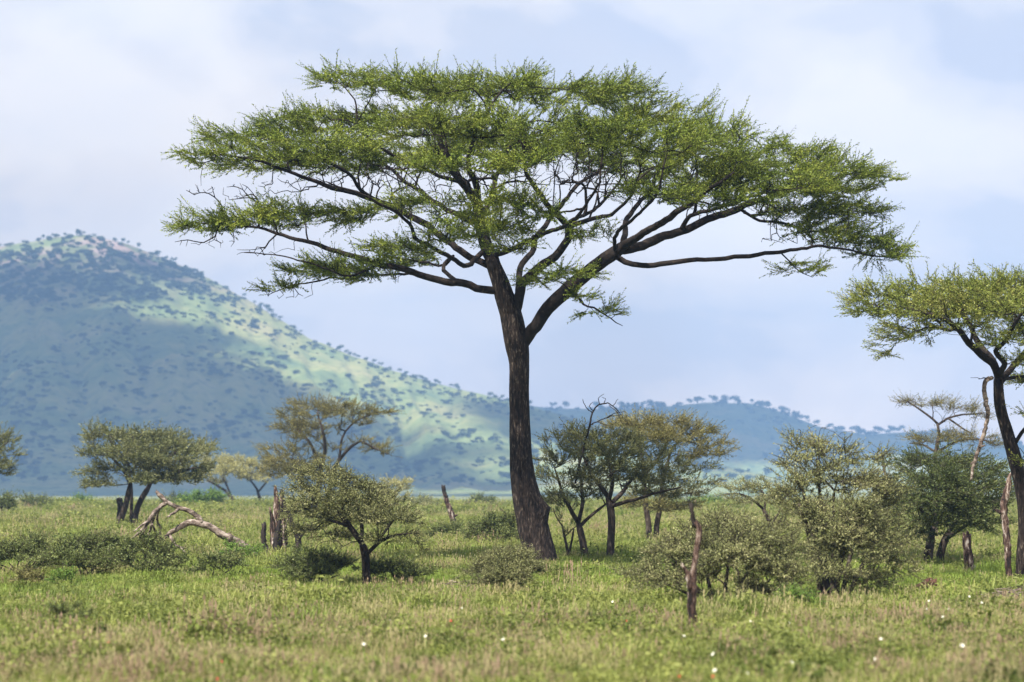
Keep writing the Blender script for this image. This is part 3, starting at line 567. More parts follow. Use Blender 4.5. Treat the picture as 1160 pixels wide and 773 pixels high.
# ---- the group right of the great trunk
tree('acacia_tree', 'dull green acacia right beside the great trunk, its own thin trunk leaning left', 'tree', 65.0, (662, 633),
     [[(664, 634, 0, 5), (661, 618, 0, 4.4), (657, 600, 0, 4), (655, 592, 0, 4)]],
     [[(655, 592, 0, 3.4), (645, 575, -.3, 2.8), (636, 555, -.5, 2), (628, 530, -.6, 1.2)], [(655, 592, 0, 3), (660, 570, .3, 2.6), (658, 545, .5, 2), (655, 515, .6, 1.2)], [(657, 596, 0, 2.8), (672, 582, .2, 2.2), (686, 572, .4, 1.6)]],
     [(632, 500, 0, 22, 9), (650, 496, .6, 26, 7), (625, 520, -.5, 22, 10), (650, 518, -.8, 32, 12), (672, 508, .4, 26, 9), (622, 545, -.3, 20, 11), (650, 545, -1, 32, 12), (640, 565, -.4, 28, 10), (668, 560, .6, 24, 8), (676, 535, 0, 24, 10), (625, 564, .3, 16, 7)],
     'leafdull', 'greybark', dens=5.5, seed=41, step=0.15, tip=0.006, sc=0.86, spray=dict(SP_M, ll=0.075, lw=0.026, L=0.45, rise=0.4), flat=True)
tree('acacia_tree', 'rounded dull green acacia with upright trunk, second to the right of the great trunk', 'tree', 64.0, (692, 635),
     [[(691, 637, 0, 5), (692, 615, 0, 4.5), (693, 590, 0, 4.4), (691, 572, 0, 4.6), (688, 562, 0, 4.6)]],
     [[(688, 562, 0, 3.6), (678, 548, 0, 3), (668, 535, .2, 2), (660, 515, .3, 1.3)], [(690, 566, 0, 3.4), (694, 545, -.4, 2.8), (690, 525, -.5, 2), (684, 505, -.5, 1.2)], [(691, 572, 0, 3.4), (705, 558, .4, 3), (718, 540, .7, 2.2), (735, 520, .9, 1.3)], [(692, 574, 0, 3), (712, 568, -.4, 2.4), (740, 560, -.8, 1.8), (770, 552, -1, 1)]],
     [(680, 496, 0, 36, 7), (708, 500, .6, 36, 8), (668, 510, -.8, 30, 8), (694, 515, -1.5, 36, 9), (730, 512, .5, 32, 9), (748, 525, -.6, 30, 9), (715, 528, -1.8, 38, 9), (680, 530, .8, 30, 9), (765, 538, 0, 26, 8), (740, 545, -1.4, 36, 9), (706, 546, .6, 36, 8), (672, 545, -1, 22, 8), (775, 552, -.6, 22, 6), (745, 560, .4, 32, 6), (790, 530, 0, 16, 5)],
     'leafdull', 'greybark', dens=4.8, seed=42, step=0.15, tip=0.006, sc=0.86, spray=dict(SP_M, ll=0.075, lw=0.026, L=0.45, rise=0.35), flat=True)
tree('golden_acacia', 'brownish golden acacia with twin thin trunks, rearmost right of the great trunk', 'tree', 83.0, (737, 615),
     [[(735, 616, 0, 4), (735, 596, 0, 3.6), (732, 575, 0, 3.2), (730, 550, 0, 3)], [(743, 616, .4, 3.8), (744, 596, .4, 3.4), (748, 575, .4, 3), (750, 550, .4, 2.6)]],
     [[(730, 550, 0, 2.6), (728, 520, .4, 2.2), (722, 500, .8, 1.6), (715, 486, .8, 1)], [(750, 550, .4, 2.4), (756, 525, .6, 2), (764, 505, .8, 1.6), (780, 500, .5, 1.2), (805, 512, .3, .8)], [(730, 540, 0, 2), (748, 515, -.6, 1.8), (758, 495, -1, 1.2)]],
     [(745, 480, 0, 44, 6), (715, 484, 1, 30, 6), (780, 488, .6, 34, 6), (768, 498, -1, 34, 6), (735, 494, -1, 34, 6), (800, 502, .4, 22, 5), (815, 514, .3, 16, 4), (790, 516, -.4, 24, 4), (760, 575, 0, 30, 5), (800, 548, 0, 16, 4), (725, 570, -.5, 26, 6), (770, 560, 1, 26, 6)],
     'leafgold', 'greybark', dens=5, seed=43, step=0.18, tip=0.008, sc=0.95, spray=dict(SP_M, lw=0.022), flat=True)
tree('sapling', 'thin bare-stemmed sapling between the great trunk and the leaning acacia', 'tree', 66.0, (642, 624),
     [[(646, 627, 0, 2), (640, 610, 0, 1.6), (637, 596, 0, 1.4)], [(642, 626, .1, 1.6), (648, 612, .1, 1.3), (650, 598, .1, 1)]], [[(637, 596, 0, 1.2), (630, 586, 0, .9), (626, 575, 0, .6)], [(640, 608, 0, 1), (648, 600, 0, .8), (658, 592, 0, .5)]],
     [(628, 580, 0, 10, 6), (638, 590, 0, 10, 6), (652, 596, 0, 8, 5), (640, 605, 0, 8, 5)], 'leafshrub', 'greybark', dens=7, seed=44, step=0.12, tip=0.005, sc=0.5, flat=False)

# ---- thickets on the right
SP_B = dict(shoots=12, leaves=10, L=0.36, ll=0.042, lw=0.024, fan=1.4, fuzz=0.9)
def bush(name, label, D, base, blobs_, leaf, bark='greybark', dens=14, seed=1, sc=0.8, spray=SP_B, stems=None, cat='bush', step=0.11, tip=0.0045, group=None, bare=None, tw=3.0, depthk=0.85):
    D = dist_of(base[1]); blobs = [(a_, b_ - h_ * .45, c_, w_ * 1.12, h_ * 1.45) for a_, b_, c_, w_, h_ in blobs_] if name == 'low_shrub' else blobs_
    rng = np.random.default_rng(seed); bx, by = base; lines = []
    for k_, (px, py, dy, hw, hh) in enumerate(blobs[:9]):
        sx = bx + (px - bx) * 0.25 + rng.uniform(-4, 4)
        lines.append([(sx, by, dy * 0.4, tw), (sx + (px - sx) * 0.4, by + (py - by) * 0.4, dy * 0.6, tw * 0.75), (px, py + hh * 0.4, dy, tw * 0.4)])
    return tree(name, label, cat, D, base, lines[:3] if stems is None else stems, lines[3:], blobs, leaf, bark, dens=dens, seed=seed, sc=sc, spray=spray, flat=False, step=step, tip=tip, tsides=9, group=group, bare=bare, wdown=0.2, depthk=depthk)
bush('tall_bush', 'tall airy grey-green bush, highest of the thicket between the snag and the dark tree', 47.0, (945, 676),
     [(905, 530, 0, 26, 24), (925, 510, .5, 24, 22), (905, 560, -.5, 34, 24), (945, 545, .3, 36, 26), (975, 560, .3, 36, 28), (960, 590, -.8, 44, 30), (915, 595, -.8, 36, 28), (1000, 590, .5, 30, 28), (955, 630, -.9, 50, 30), (1000, 630, 0, 28, 26), (900, 500, .2, 12, 14), (990, 525, .6, 18, 14), (985, 660, -.5, 34, 14), (940, 655, -1.4, 40, 18), (1010, 612, .3, 26, 30), (890, 575, .3, 24, 24), (950, 520, .6, 26, 18), (1018, 645, .2, 22, 26), (1000, 560, .6, 24, 24), (985, 605, -.9, 34, 30)],
     'leafgrey', dens=9.5, seed=51, tw=4.0, bare=[(920, 560, 0, 50, 40), (980, 610, 0, 50, 40), (935, 500, 0, 50, 20)])
bush('low_bush', 'wide low grey-green thorn bush sprawling behind the forked snag', 41.0, (815, 684),
     [(760, 630, 0, 34, 18), (790, 612, .8, 34, 16), (830, 606, .8, 38, 18), (868, 610, .5, 32, 20), (740, 650, -.2, 26, 14), (825, 640, -.6, 46, 24), (870, 650, -.4, 36, 24), (785, 655, -.2, 36, 16), (895, 660, 0, 28, 22), (850, 675, -.6, 40, 12), (815, 595, 1.2, 26, 10), (750, 665, -.6, 30, 14), (845, 622, -.2, 44, 22), (890, 632, .2, 30, 26), (800, 632, .2, 40, 20), (715, 655, 0, 16, 8)],
     'leafgrey', dens=11, seed=52, bare=[(755, 668, -.8, 44, 14), (800, 675, -.6, 30, 10), (880, 600, 0, 30, 16)])
tree('thorn_tree', 'pale thin-crowned thorn tree leaning left above the low bush behind the snag', 'tree', 74.0, (884, 622),
     [[(884, 624, 0, 3), (878, 605, 0, 2.8), (872, 592, 0, 2.6), (864, 576, 0, 2.4)]], [[(864, 576, 0, 2), (852, 566, -.2, 1.6), (838, 560, -.3, 1.2), (822, 560, -.4, .8)], [(866, 580, 0, 1.8), (866, 562, .3, 1.4), (858, 550, .5, 1)], [(874, 594, 0, 1.6), (884, 578, 0, 1.2), (890, 562, 0, .9)]],
     [(840, 552, 0, 24, 8), (860, 550, .4, 24, 9), (825, 562, -.3, 16, 5), (880, 556, .2, 20, 9), (852, 566, -.6, 24, 5), (888, 572, 0, 14, 10)], 'leafgrey', 'greybark', dens=9, seed=53, step=0.13, tip=0.0055, sc=0.75, spray=SP_B, bare=[(845, 560, 0, 34, 8)])
tree('dark_acacia', 'dark green dome-shaped acacia with crown near the ground left of the right-edge tree', 'tree', 60.0, (1060, 640),
     [[(1050, 641, 0, 6), (1052, 625, 0, 5.5), (1056, 605, 0, 5)], [(1062, 641, .5, 5), (1068, 618, .5, 4.5), (1076, 600, .5, 4)]],
     [[(1056, 605, 0, 4), (1045, 580, -.5, 3), (1032, 560, -.8, 2)], [(1056, 605, 0, 4), (1060, 570, .5, 3), (1058, 540, .8, 2)], [(1076, 600, .5, 4), (1095, 575, .5, 3), (1112, 560, .6, 2)], [(1070, 612, .5, 3), (1100, 592, -.6, 2.4), (1125, 580, -.8, 1.4)]],
     [(1045, 525, 0, 34, 8), (1070, 520, .8, 40, 9), (1095, 530, .5, 36, 9), (1030, 542, -.6, 28, 9), (1060, 542, -1.8, 44, 10), (1100, 548, -1.2, 40, 10), (1125, 545, .6, 26, 10), (1032, 562, -.4, 28, 10), (1065, 562, -2.2, 44, 11), (1105, 568, -1.6, 40, 11), (1130, 570, 0, 24, 12), (1040, 584, -1, 28, 10), (1075, 586, -1.8, 40, 10), (1110, 590, -1, 34, 9), (1055, 602, -.8, 26, 8), (1035, 600, 0, 16, 8), (1075, 560, 1.5, 50, 16)],
     'leafdark', 'greybark', dens=8, seed=54, step=0.16, tip=0.006, sc=0.95, spray=dict(SP_M, ll=0.07, lw=0.022, rise=0.0), tilt=0.15)
tree('thorn_tree', 'thin brown half-bare thorn tree rising behind the dark dome-shaped acacia', 'tree', 88.0, (1066, 612),
     [[(1060, 612, 0, 3.6), (1060, 570, 0, 3.2), (1059, 540, 0, 3), (1060, 515, 0, 2.6), (1064, 492, 0, 2.4)]],
     [[(1064, 492, 0, 2), (1062, 480, 0, 1.8), (1050, 470, 0, 1.5), (1036, 460, 0, 1.2), (1022, 452, 0, .8)], [(1062, 482, 0, 1.8), (1074, 474, .4, 1.6), (1092, 470, .5, 1.3), (1115, 468, .5, .8)], [(1062, 512, 0, 2), (1085, 500, -.5, 1.6), (1110, 498, -.8, 1.2), (1130, 505, -1, .8)], [(1074, 474, .4, 1.4), (1090, 485, 0, 1.2), (1102, 492, 0, .8)], [(1060, 512, 0, 1.6), (1045, 504, .6, 1.3), (1030, 502, .8, .8)]],
     [(1040, 455, 0, 26, 4), (1062, 458, .6, 26, 4), (1090, 464, .4, 28, 4), (1115, 470, .5, 18, 4), (1060, 498, -.6, 34, 4), (1090, 496, -.6, 34, 4), (1120, 504, -1, 22, 5), (1035, 502, .6, 16, 4)],
     'leafgold', 'greybark', dens=4.2, seed=55, step=0.2, tip=0.008, sc=0.85, spray=dict(SP_M, lw=0.016, leaves=9), bare=[(1045, 460, 0, 34, 7), (1095, 470, 0, 40, 9), (1090, 500, 0, 44, 8)])

# ---- low shrubs
SP_L = dict(shoots=11, leaves=9, L=0.3, ll=0.055, lw=0.03, fan=1.5, fuzz=1.0)
bush('round_shrub', 'small rounded grey-green shrub on fresh green grass in front of the great trunk', 43.5, (574, 674),
     [(575, 642, 0, 27, 15), (554, 648, 0, 20, 13), (597, 646, .1, 18, 13), (574, 656, -.3, 30, 12), (590, 633, .2, 14, 9), (566, 634, .1, 16, 9)], 'leafgrey', dens=62, seed=61, sc=0.6, tw=1.4, step=0.08, bare=[(545, 655, -.2, 22, 8), (530, 662, -.2, 16, 5)])
bush('low_shrub', 'green leafy shrub at the far left end of the shrub row', 60.0, (18, 650),
     [(10, 636, 0, 26, 11), (38, 632, .4, 26, 13), (-10, 640, 0, 22, 9), (50, 642, -.2, 20, 8)], 'leafshrub', dens=12, seed=62, spray=SP_L, tw=1.5, group=None)
bush('low_shrub', 'dark olive shrub in the shrub row below the multi-trunk acacia', 58.0, (95, 654),
     [(85, 634, 0, 28, 13), (110, 630, .4, 26, 13), (70, 642, -.2, 20, 9), (128, 642, 0, 22, 9), (98, 645, -.5, 28, 8)], 'leafshrub', dens=12, seed=63, spray=SP_L, tw=1.5)
bush('low_shrub', 'mixed green shrub under the tips of the fallen branch', 58.0, (168, 655),
     [(155, 632, 0, 24, 14), (182, 636, .3, 22, 12), (140, 642, -.3, 20, 10), (172, 648, -.5, 26, 8), (196, 645, 0, 14, 9)], 'leafshrub', dens=12, seed=64, spray=SP_L, tw=1.5)
bush('low_shrub', 'small dark shrub between the fallen branch butt and the shrub row', 56.0, (245, 655),
     [(242, 646, 0, 18, 8), (262, 644, .3, 14, 7), (228, 650, 0, 10, 5)], 'leafshrub', dens=14, seed=65, spray=SP_L, tw=1.2)
bush('low_shrub', 'small fresh green shrub beneath the arch of the fallen branch', 60.0, (272, 640),
     [(268, 630, 0, 14, 7), (284, 632, .3, 12, 6)], 'leafgreen', dens=14, seed=66, spray=SP_L, tw=1.2)
bush('low_shrub', 'low twiggy shrub in the shade left of the thorn tree trunk', 50.0, (368, 660),
     [(362, 646, 0, 28, 10), (385, 650, -.2, 22, 9), (335, 645, .2, 22, 9), (350, 654, -.4, 24, 6)], 'leafshrub', 'greybark', dens=12, seed=67, spray=SP_L, tw=1.2, bare=[(360, 640, 0, 40, 12)])
bush('low_shrub', 'low brown-green shrub in the shade right of the thorn tree trunk', 48.0, (448, 660),
     [(445, 650, 0, 26, 9), (468, 655, .2, 20, 6), (428, 652, -.2, 16, 8)], 'leafshrub', 'greybark', dens=12, seed=68, spray=SP_L, tw=1.2, bare=[(455, 648, 0, 30, 8)])
bush('low_shrub', 'green shrub left of the great trunk behind the rounded shrub', 70.0, (562, 622),
     [(560, 606, 0, 22, 12), (578, 604, .3, 14, 10), (540, 610, -.2, 16, 8), (566, 614, -.4, 24, 7)], 'leafshrub', dens=10, seed=69, spray=SP_L, tw=1.5, sc=0.9)
bush('low_shrub', 'small green shrub between the thin leaning stump and the great trunk', 78.0, (505, 614),
     [(500, 608, 0, 16, 6), (516, 604, 0, 12, 6)], 'leafshrub', dens=9, seed=70, spray=SP_L, tw=1.2, sc=0.9)
bush('low_shrub', 'small reddish-brown shrub in front of the shrub row near the left edge', 47.5, (32, 666),
     [(30, 658, 0, 16, 6), (40, 660, 0, 12, 5)], 'leafgold', dens=18, seed=71, spray=SP_L, tw=1, sc=0.6)
bush('low_shrub', 'small dark green shrub just right of the small reddish-brown one', 46.0, (72, 670),
     [(68, 661, 0, 14, 7), (80, 664, 0, 9, 5)], 'leafgreen', dens=18, seed=72, spray=SP_L, tw=1, sc=0.6)
bush('low_shrub', 'distant green shrub on the skyline of the meadow at the left edge', 150.0, (2, 586),
     [(2, 576, 0, 14, 7), (-14, 578, 0, 14, 7)], 'leafshrub', dens=2.6, seed=73, spray=SP_L, tw=1.2, sc=2.0, step=0.4, tip=0.015)
bush('low_shrub', 'distant pale green shrub on the meadow skyline under the pale flat-crowned acacia', 190.0, (240, 577),
     [(236, 569, 0, 18, 5), (215, 571, 0, 14, 4)], 'leafgreen', dens=1.8, seed=74, spray=SP_L, tw=1, sc=2.4, step=0.5, tip=0.02)
bush('low_shrub', 'small weedy shrub in the grass under the low bush behind the snag', 38.0, (905, 692),
     [(900, 682, 0, 16, 8), (920, 686, 0, 12, 6)], 'leafgreen', dens=24, seed=75, spray=SP_L, tw=1, sc=0.55)
bush('low_shrub', 'leafy weed clump in the foreground grass near the left edge', 36.0, (85, 712),
     [(80, 700, 0, 22, 8), (60, 706, 0, 14, 6)], 'leafshrub', dens=22, seed=76, spray=SP_L, tw=0.8, sc=0.5)

for i_, (px, w_, h_, dd, lf, lab) in enumerate([(40, 16, 5, 190, 'leafshrub', 'distant shrub on the meadow skyline between the left edge and the multi-trunk acacia'), (95, 12, 4, 215, 'leafgreen', 'distant low shrub on the skyline just left of the multi-trunk acacia'), (200, 14, 4, 205, 'leafshrub', 'distant dark shrub on the skyline right of the multi-trunk acacia'),
        (400, 18, 5, 200, 'leafgreen', 'distant green shrub on the skyline behind the grey-green thorn tree'), (480, 14, 5, 190, 'leafgrey', 'distant grey shrub on the skyline left of the thin leaning stump'), (545, 14, 4, 210, 'leafshrub', 'distant shrub on the skyline between the thin stump and the great trunk'),
        (640, 12, 4, 215, 'leafshrub', 'distant shrub on the skyline behind the leaning acacia'), (800, 18, 4, 200, 'leafgreen', 'distant green shrub on the skyline left of the snag top'), (1040, 18, 5, 185, 'leafshrub', 'distant shrub on the skyline behind the dark dome-shaped acacia')]):
    gy = 550 + CAMZ * FPX / dd
    bush('low_shrub', lab, dd, (px, gy), [(px - w_ * .5, gy - h_, 0, w_ * .6, h_), (px + w_ * .4, gy - h_ * .8, 1, w_ * .7, h_ * .9), (px, gy - h_ * 1.3, -.5, w_ * .4, h_ * .8)], lf, dens=1.6, seed=90 + i_, spray=SP_L, tw=1, sc=2.3, step=0.5, tip=0.018)

# ------------------------------------------------------------------ dead wood
def dead(name, label, cat, D, base, lines, mat='dead', jag=0.05, rough=0.22, sides=14, seed=1, partname='branch', ground=True, step=0.05, hang=False):
    """first line is the main stem; the others are parts"""
    b = base_of(base[0], base[1], D) if not hang else at(base[0], base[1], D); root = empty(name, b, label, cat); k = D / FPX
    for i_, ln in enumerate(lines):
        mt = mat
        if isinstance(ln[0], str): mt = ln[0]; ln = ln[1:]
        o = []
        for (px, py, dy, r) in ln: p = at(px, py, D + dy); o.append((p.x, p.y, p.z, r * k))
        if i_ == 0 and ground: o[0] = (o[0][0], o[0][1], gz(o[0][0], o[0][1]) - 0.1, o[0][3])
        S = spline(o, step); rr = np.random.default_rng(seed + i_); S[:, :3] += rr.normal(0, 0.006, (len(S), 3))
        mb = MB(); tube(mb, S[:, :3], np.maximum(S[:, 3], 0.003), sides if max(S[:, 3]) > 0.025 else 6, rough, 2.2, seed + i_ * 1.7, jag=jag if S[-1, 3] > 0.015 else 0)
        mb.build('trunk' if i_ == 0 and partname != 'limb' else partname, M[mt], root, b, smooth=True)
    return root
dead('dead_snag', 'forked dead snag with pale stripped wood standing in front of the low bush', 'dead tree', 33.0, (784, 715),
     [[(784, 718, 0, 5.04), (785, 705, 0, 4.50), (784, 690, 0, 4.68), (785, 672, 0, 4.86), (785, 655, 0, 4.14), (787, 640, 0, 3.06), (790, 622, 0, 3.33), (792, 608, 0, 3.60), (791, 600, 0, 3.24), (788, 592, 0, 2.70)],
      [(783, 668, -.02, 3.96), (780, 655, -.04, 3.42), (777, 647, -.05, 2.70), (774, 641, -.05, 1.62)], ['char', (789, 597, 0, 2.79), (785, 588, 0, 2.52), (784, 578, 0, 2.43), (783, 571, 0, 1.98)]], seed=5, rough=0.34, jag=0.07, sides=20, step=0.035)
dead('fallen_branch', 'arched fallen dead branch with bare forked tips lying above the shrub row', 'fallen branch', 65.5, (283, 629),
     [[(296, 632, 0, 2.40), (287, 626, 0, 3.60), (277, 619, 0, 4.40), (265, 612, 0, 4.54), (252, 606, 0, 4.20), (240, 598, 0, 3.86), (228, 594, 0, 3.86), (217, 592, 0, 3.70), (206, 596, 0, 3.36), (196, 602, 0, 2.86), (188, 608, 0, 2.18)],
      [(228, 593, 0, 3.36), (224, 585, 0, 2.86), (214, 579, 0, 2.52), (202, 575, 0, 2.35), (190, 569, 0, 2.18), (182, 562, 0, 2.50), (177, 557, 0, 1.59)], [(189, 569, 0, 2.50), (181, 575, 0, 2.50), (173, 583, -.2, 2.27), (167, 593, -.3, 2.04), (155, 606, -.5, 1.36), (144, 614, -.6, 0.80)],
      [(176, 580, -.1, 1.81), (172, 594, .3, 1.59), (168, 606, .5, 1.36), (160, 618, .6, 0.80)], [(172, 594, .2, 1.24), (178, 606, .4, 1.03), (186, 612, .5, 0.68)], [(204, 576, 0, 1.81), (196, 582, -.2, 1.47), (190, 586, -.3, 0.80)], [(168, 604, .4, 1.03), (171, 612, .4, 0.68)], [(192, 606, 0, 1.59), (198, 616, -.3, 1.24), (208, 624, -.4, 0.90), (213, 632, -.5, 0.57)], [(200, 618, -.3, 0.90), (212, 622, -.3, 0.57)], [(170, 590, -.2, 1.5), (162, 594, -.5, 1.2), (152, 602, -.7, .7)], [(180, 577, 0, 1.5), (178, 588, .4, 1.3), (182, 600, .6, 1.1), (180, 612, .7, .6)], [(166, 598, .4, 1.2), (156, 612, .6, 1.0), (150, 624, .7, .6)],
      [(263, 613, 0, 2.27), (262, 608, -.1, 2.04), (261, 605, -.1, 1.13)]], mat='deadlong', seed=9, rough=0.22, jag=0.08, sides=16)
dead('broken_stump', 'splintered upright dead stump beside the fallen branch, left of the thorn tree', 'dead stump', 68.0, (316, 628),
     [[(318, 630, 0, 6), (317, 616, 0, 5), (315, 600, 0, 4), (314, 580, 0, 3.6), (313, 565, 0, 3), (312, 553, 0, 1.6)], [(310, 627, -.1, 4), (309, 608, -.1, 3.2), (308, 590, -.1, 2.2), (306, 576, -.1, 1)], ['char', (306, 627, -.05, 3.6), (300, 618, 0, 2.8), (298, 606, 0, 2.6), (299, 595, 0, 2.2)], [(322, 622, -.15, 2.6), (323, 606, -.15, 2.4), (320, 582, -.15, 1.8), (318, 562, -.15, 1.1)],
      ['char', (314, 626, -.2, 4), (313, 612, -.2, 3.4), (315, 598, -.2, 2.4), (317, 588, -.2, 1)], ['deadlong', (324, 624, -.25, 1.4), (321, 606, -.25, 1.2), (326, 588, -.2, .7)]],
     mat='dead', seed=12, rough=0.42, jag=0.12, sides=18)
dead('charred_pole', 'thin charred leaning dead trunk right of the splintered stump', 'dead stump', 69.0, (336, 625),
     [[(336, 627, 0, 5), (338, 615, 0, 3.6), (336, 604, 0, 3.6), (330, 592, 0, 3.2), (324, 578, 0, 3), (320, 566, 0, 2.6), (319, 556, 0, 2)], [(338, 612, 0, 2), (342, 606, 0, 1.6), (345, 603, 0, 1)]], mat='char', seed=14, jag=0.06)
dead('thin_stump', 'thin leaning dead stump alone on the skyline between the thorn tree and the great trunk', 'dead stump', 107.0, (513, 600),
     [[(513, 602, 0, 3.6), (513, 590, 0, 3.4), (510, 578, 0, 3), (506, 568, 0, 2.6), (504, 560, 0, 2.4)], ['char', (505, 563, 0, 2.5), (503, 556, 0, 2.4), (502, 550, 0, 2.2)], [(513, 586, 0, 1.4), (517, 584, 0, 1.2)]], seed=16, jag=0.08)
dead('charred_stump', 'short charred stump at the foot of the multi-trunk acacia', 'dead stump', 107.0, (136, 600),
     [[(136, 602, -.6, 4), (136, 588, -.6, 3.8), (137, 575, -.6, 3.6), (135, 566, -.6, 3.4)]], mat='char', seed=17, jag=0.1)
dead('dead_snag', 'dead leaning snag with pointed top just left of the right-edge trunk', 'dead tree', 50.0, (1144, 657),
     [[(1144, 659, 0, 3.6), (1142, 640, 0, 3.6), (1141, 615, 0, 4), (1139, 595, 0, 4), (1137, 575, 0, 4.2), (1140, 560, 0, 4), (1143, 548, 0, 3.4), (1144, 538, 0, 1.6)], [(1138, 582, 0, 2.8), (1133, 580, -.05, 2.4), (1129, 579, -.05, 1.4)]], seed=19, jag=0.1, rough=0.26)
dead('short_stump', 'short thick grey stump in the grass below the dark dome-shaped acacia', 'dead stump', 55.0, (1097, 652),
     [[(1098, 654, 0, 7), (1098, 642, 0, 5.6), (1096, 625, 0, 5.2), (1095, 607, 0, 5)]], seed=21, jag=0.16, rough=0.3)
dead('hanging_limb', 'long dead limb hanging from the fork of the right-edge acacia', 'dead limb', 50.6, (1119, 428),
     [[(1124, 428, 0, 2.21), (1118, 430, -.1, 2.55), (1115, 438, -.15, 2.55), (1117, 455, -.2, 2.55), (1119, 470, -.2, 2.38), (1116, 485, -.2, 2.21), (1112, 500, -.2, 2.38), (1107, 513, -.2, 2.21), (1103, 528, -.2, 1.87), (1100, 544, -.2, 1.19)], [(1109, 506, -.2, 1.53), (1113, 506, -.3, 1.19), (1116, 505, -.3, 0.68)], [(1104, 522, -.2, 1.19), (1099, 528, -.2, 0.68)]], mat='deadlong', seed=23, partname='limb', ground=False, hang=True)
dead('bare_branch', 'curved bare black dead branch arching above the acacias right of the great trunk', 'dead branch', 63.0, (655, 540),
     [[(652, 548, .3, 1.28), (658, 520, .3, 1.16), (663, 500, .3, 1.10), (668, 482, .3, 1.04), (671, 468, .3, 0.93), (678, 459, .3, 0.81), (688, 457, .3, 0.70), (698, 463, .3, 0.52), (706, 474, .3, 0.35)], [(668, 482, .3, 0.75), (680, 476, .4, 0.64), (692, 472, .5, 0.52), (703, 470, .5, 0.29)], [(672, 466, .3, 0.58), (668, 460, .2, 0.46), (672, 456, .2, 0.29)], [(684, 458, .3, 0.52), (686, 452, .3, 0.35), (682, 450, .3, 0.23)], [(676, 478, .3, 0.46), (690, 482, .2, .35), (698, 478, .2, .23)], [(671, 468, .3, .7), (664, 462, .2, .5), (660, 452, .1, .3)], [(680, 459, .3, .6), (678, 452, .4, .4), (684, 446, .5, .3)], [(694, 460, .3, .5), (700, 452, .2, .3)], [(688, 473, .4, .5), (697, 468, .6, .4), (708, 466, .6, .3)], [(690, 460, .3, 0.41), (700, 468, .2, 0.29), (704, 480, .1, 0.17)]],
     mat='char', seed=25, partname='limb', ground=False, hang=True, rough=0.1, jag=0)
dead('bare_branch', 'short bare forked twig sticking up between the tall bush and the dark acacia', 'dead branch', 60.0, (998, 540),
     [[(1006, 548, .8, 1.6), (1002, 534, .8, 1.6), (1000, 524, .8, 1.6), (999, 515, .8, 1.2)], [(1002, 530, .8, 1), (1008, 522, .8, .8), (1014, 518, .8, .5)]], mat='deadlong', seed=26, partname='limb', ground=False, hang=True, jag=0)

# reddish termite mound
def mound():
    b = base_of(1050, 671, 45.0); V = IV.copy(); out_ = []
    for v in V:
        n_ = 1 + 0.45 * mnoise.fractal((v[0] * 2.2, v[1] * 2.2, v[2] * 2.2), 1.0, 2.0, 4); q = v * n_
        q = q * np.array([0.24, 0.22, 0.16]) + np.array([0.0, 0, 0.03 + 0.08 * math.exp(-((v[0] - 0.3) / 0.4) ** 2)]); out_.append(q)
    mb = MB(); mb.add(np.array(out_), None, IT)
    W2 = IV * np.array([0.12, 0.14, 0.07]) * (1 + 0.3 * np.array([mnoise.noise((v[0] * 3, v[1] * 3, v[2] * 3 + 4)) for v in IV]))[:, None] + np.array([0.33, 0.02, 0.02]); mb.add(W2, None, IT)
    mt = wood_mat('red_earth', [(0.35, (0.07, 0.03, 0.022)), (0.55, (0.14, 0.065, 0.045)), (0.7, (0.22, 0.12, 0.09))], scale=(8, 8, 8), bump=1.0)
    o = mb.build('earth_mound', mt, smooth=True, loc=b); tag(o, 'small lumpy reddish-brown earth mound in the grass below the dark acacia', 'earth mound')
mound()
def brushwood(label, D, px, py, wpx, n, seed):
    rng = np.random.default_rng(seed); b = base_of(px, py, D); mb = MB(); k = D / FPX
    for _ in range(n):
        x = rng.uniform(-1, 1) * wpx * k; y = rng.uniform(-.8, .8); z = rng.uniform(0.02, 0.28) * (1 - abs(x) / (wpx * k * 1.3)); L = rng.uniform(0.3, 0.8); a = rng.normal(0, 0.6); e = rng.normal(0.05, 0.3)
        d = np.array([math.cos(a) * math.cos(e), math.sin(a), math.sin(e)]); p = np.array([x, y, z]); tube(mb, [p - d * L / 2, p + rng.normal(0, .03, 3), p + d * L / 2], [0.008, 0.007, 0.003], 4)
    o = mb.build('brushwood', M['deadlong'], loc=b); tag(o, label, 'brushwood')
brushwood('tangle of fallen grey twigs in the grass at the right edge', 40.0, 1150, 700, 44, 90, 3)
brushwood('few dry twigs lying left of the rounded shrub', 44.0, 520, 676, 26, 14, 4)

# ------------------------------------------------------------------ trees of the far hills
def far_tree_mesh(seed, n=150, hh=0.42):
    rng = np.random.default_rng(seed); mb = MB(); C = [(rng.uniform(-.5, .5), rng.uniform(-.5, .5), rng.uniform(0.5, 0.85), rng.uniform(0.28, 0.5)) for _ in range(5)]
    P = []
    for _ in range(n):
        c = C[rng.integers(5)]; v = rng.normal(size=3); v /= np.linalg.norm(v); p = np.array(c[:3]) + v * c[3] * np.array([1, 1, hh * 1.4]) * rng.uniform(.5, 1); p[2] = max(p[2], .12)
        a, b_ = rng.normal(size=3), rng.normal(size=3); a /= np.linalg.norm(a); b_ = np.cross(a, b_); b_ /= np.linalg.norm(b_); s = rng.uniform(.09, .17)
        P.append([p - a * s, p + b_ * s * .7, p + a * s, p - b_ * s * .7])
    P = np.array(P).reshape(-1, 3); mb.add(P, np.arange(len(P)).reshape(-1, 4)); tube(mb, [(0, 0, -.25), (0.02, 0, .3), (0.05, 0.03, .6)], [.05, .035, .02], 5)
    V = np.concatenate(mb.V); return mesh_arr('far_tree', V, [np.concatenate(mb.Q), np.concatenate(mb.T)])
FT = [far_tree_mesh(s, 150, 0.3 + 0.12 * (s % 4)) for s in range(6)]
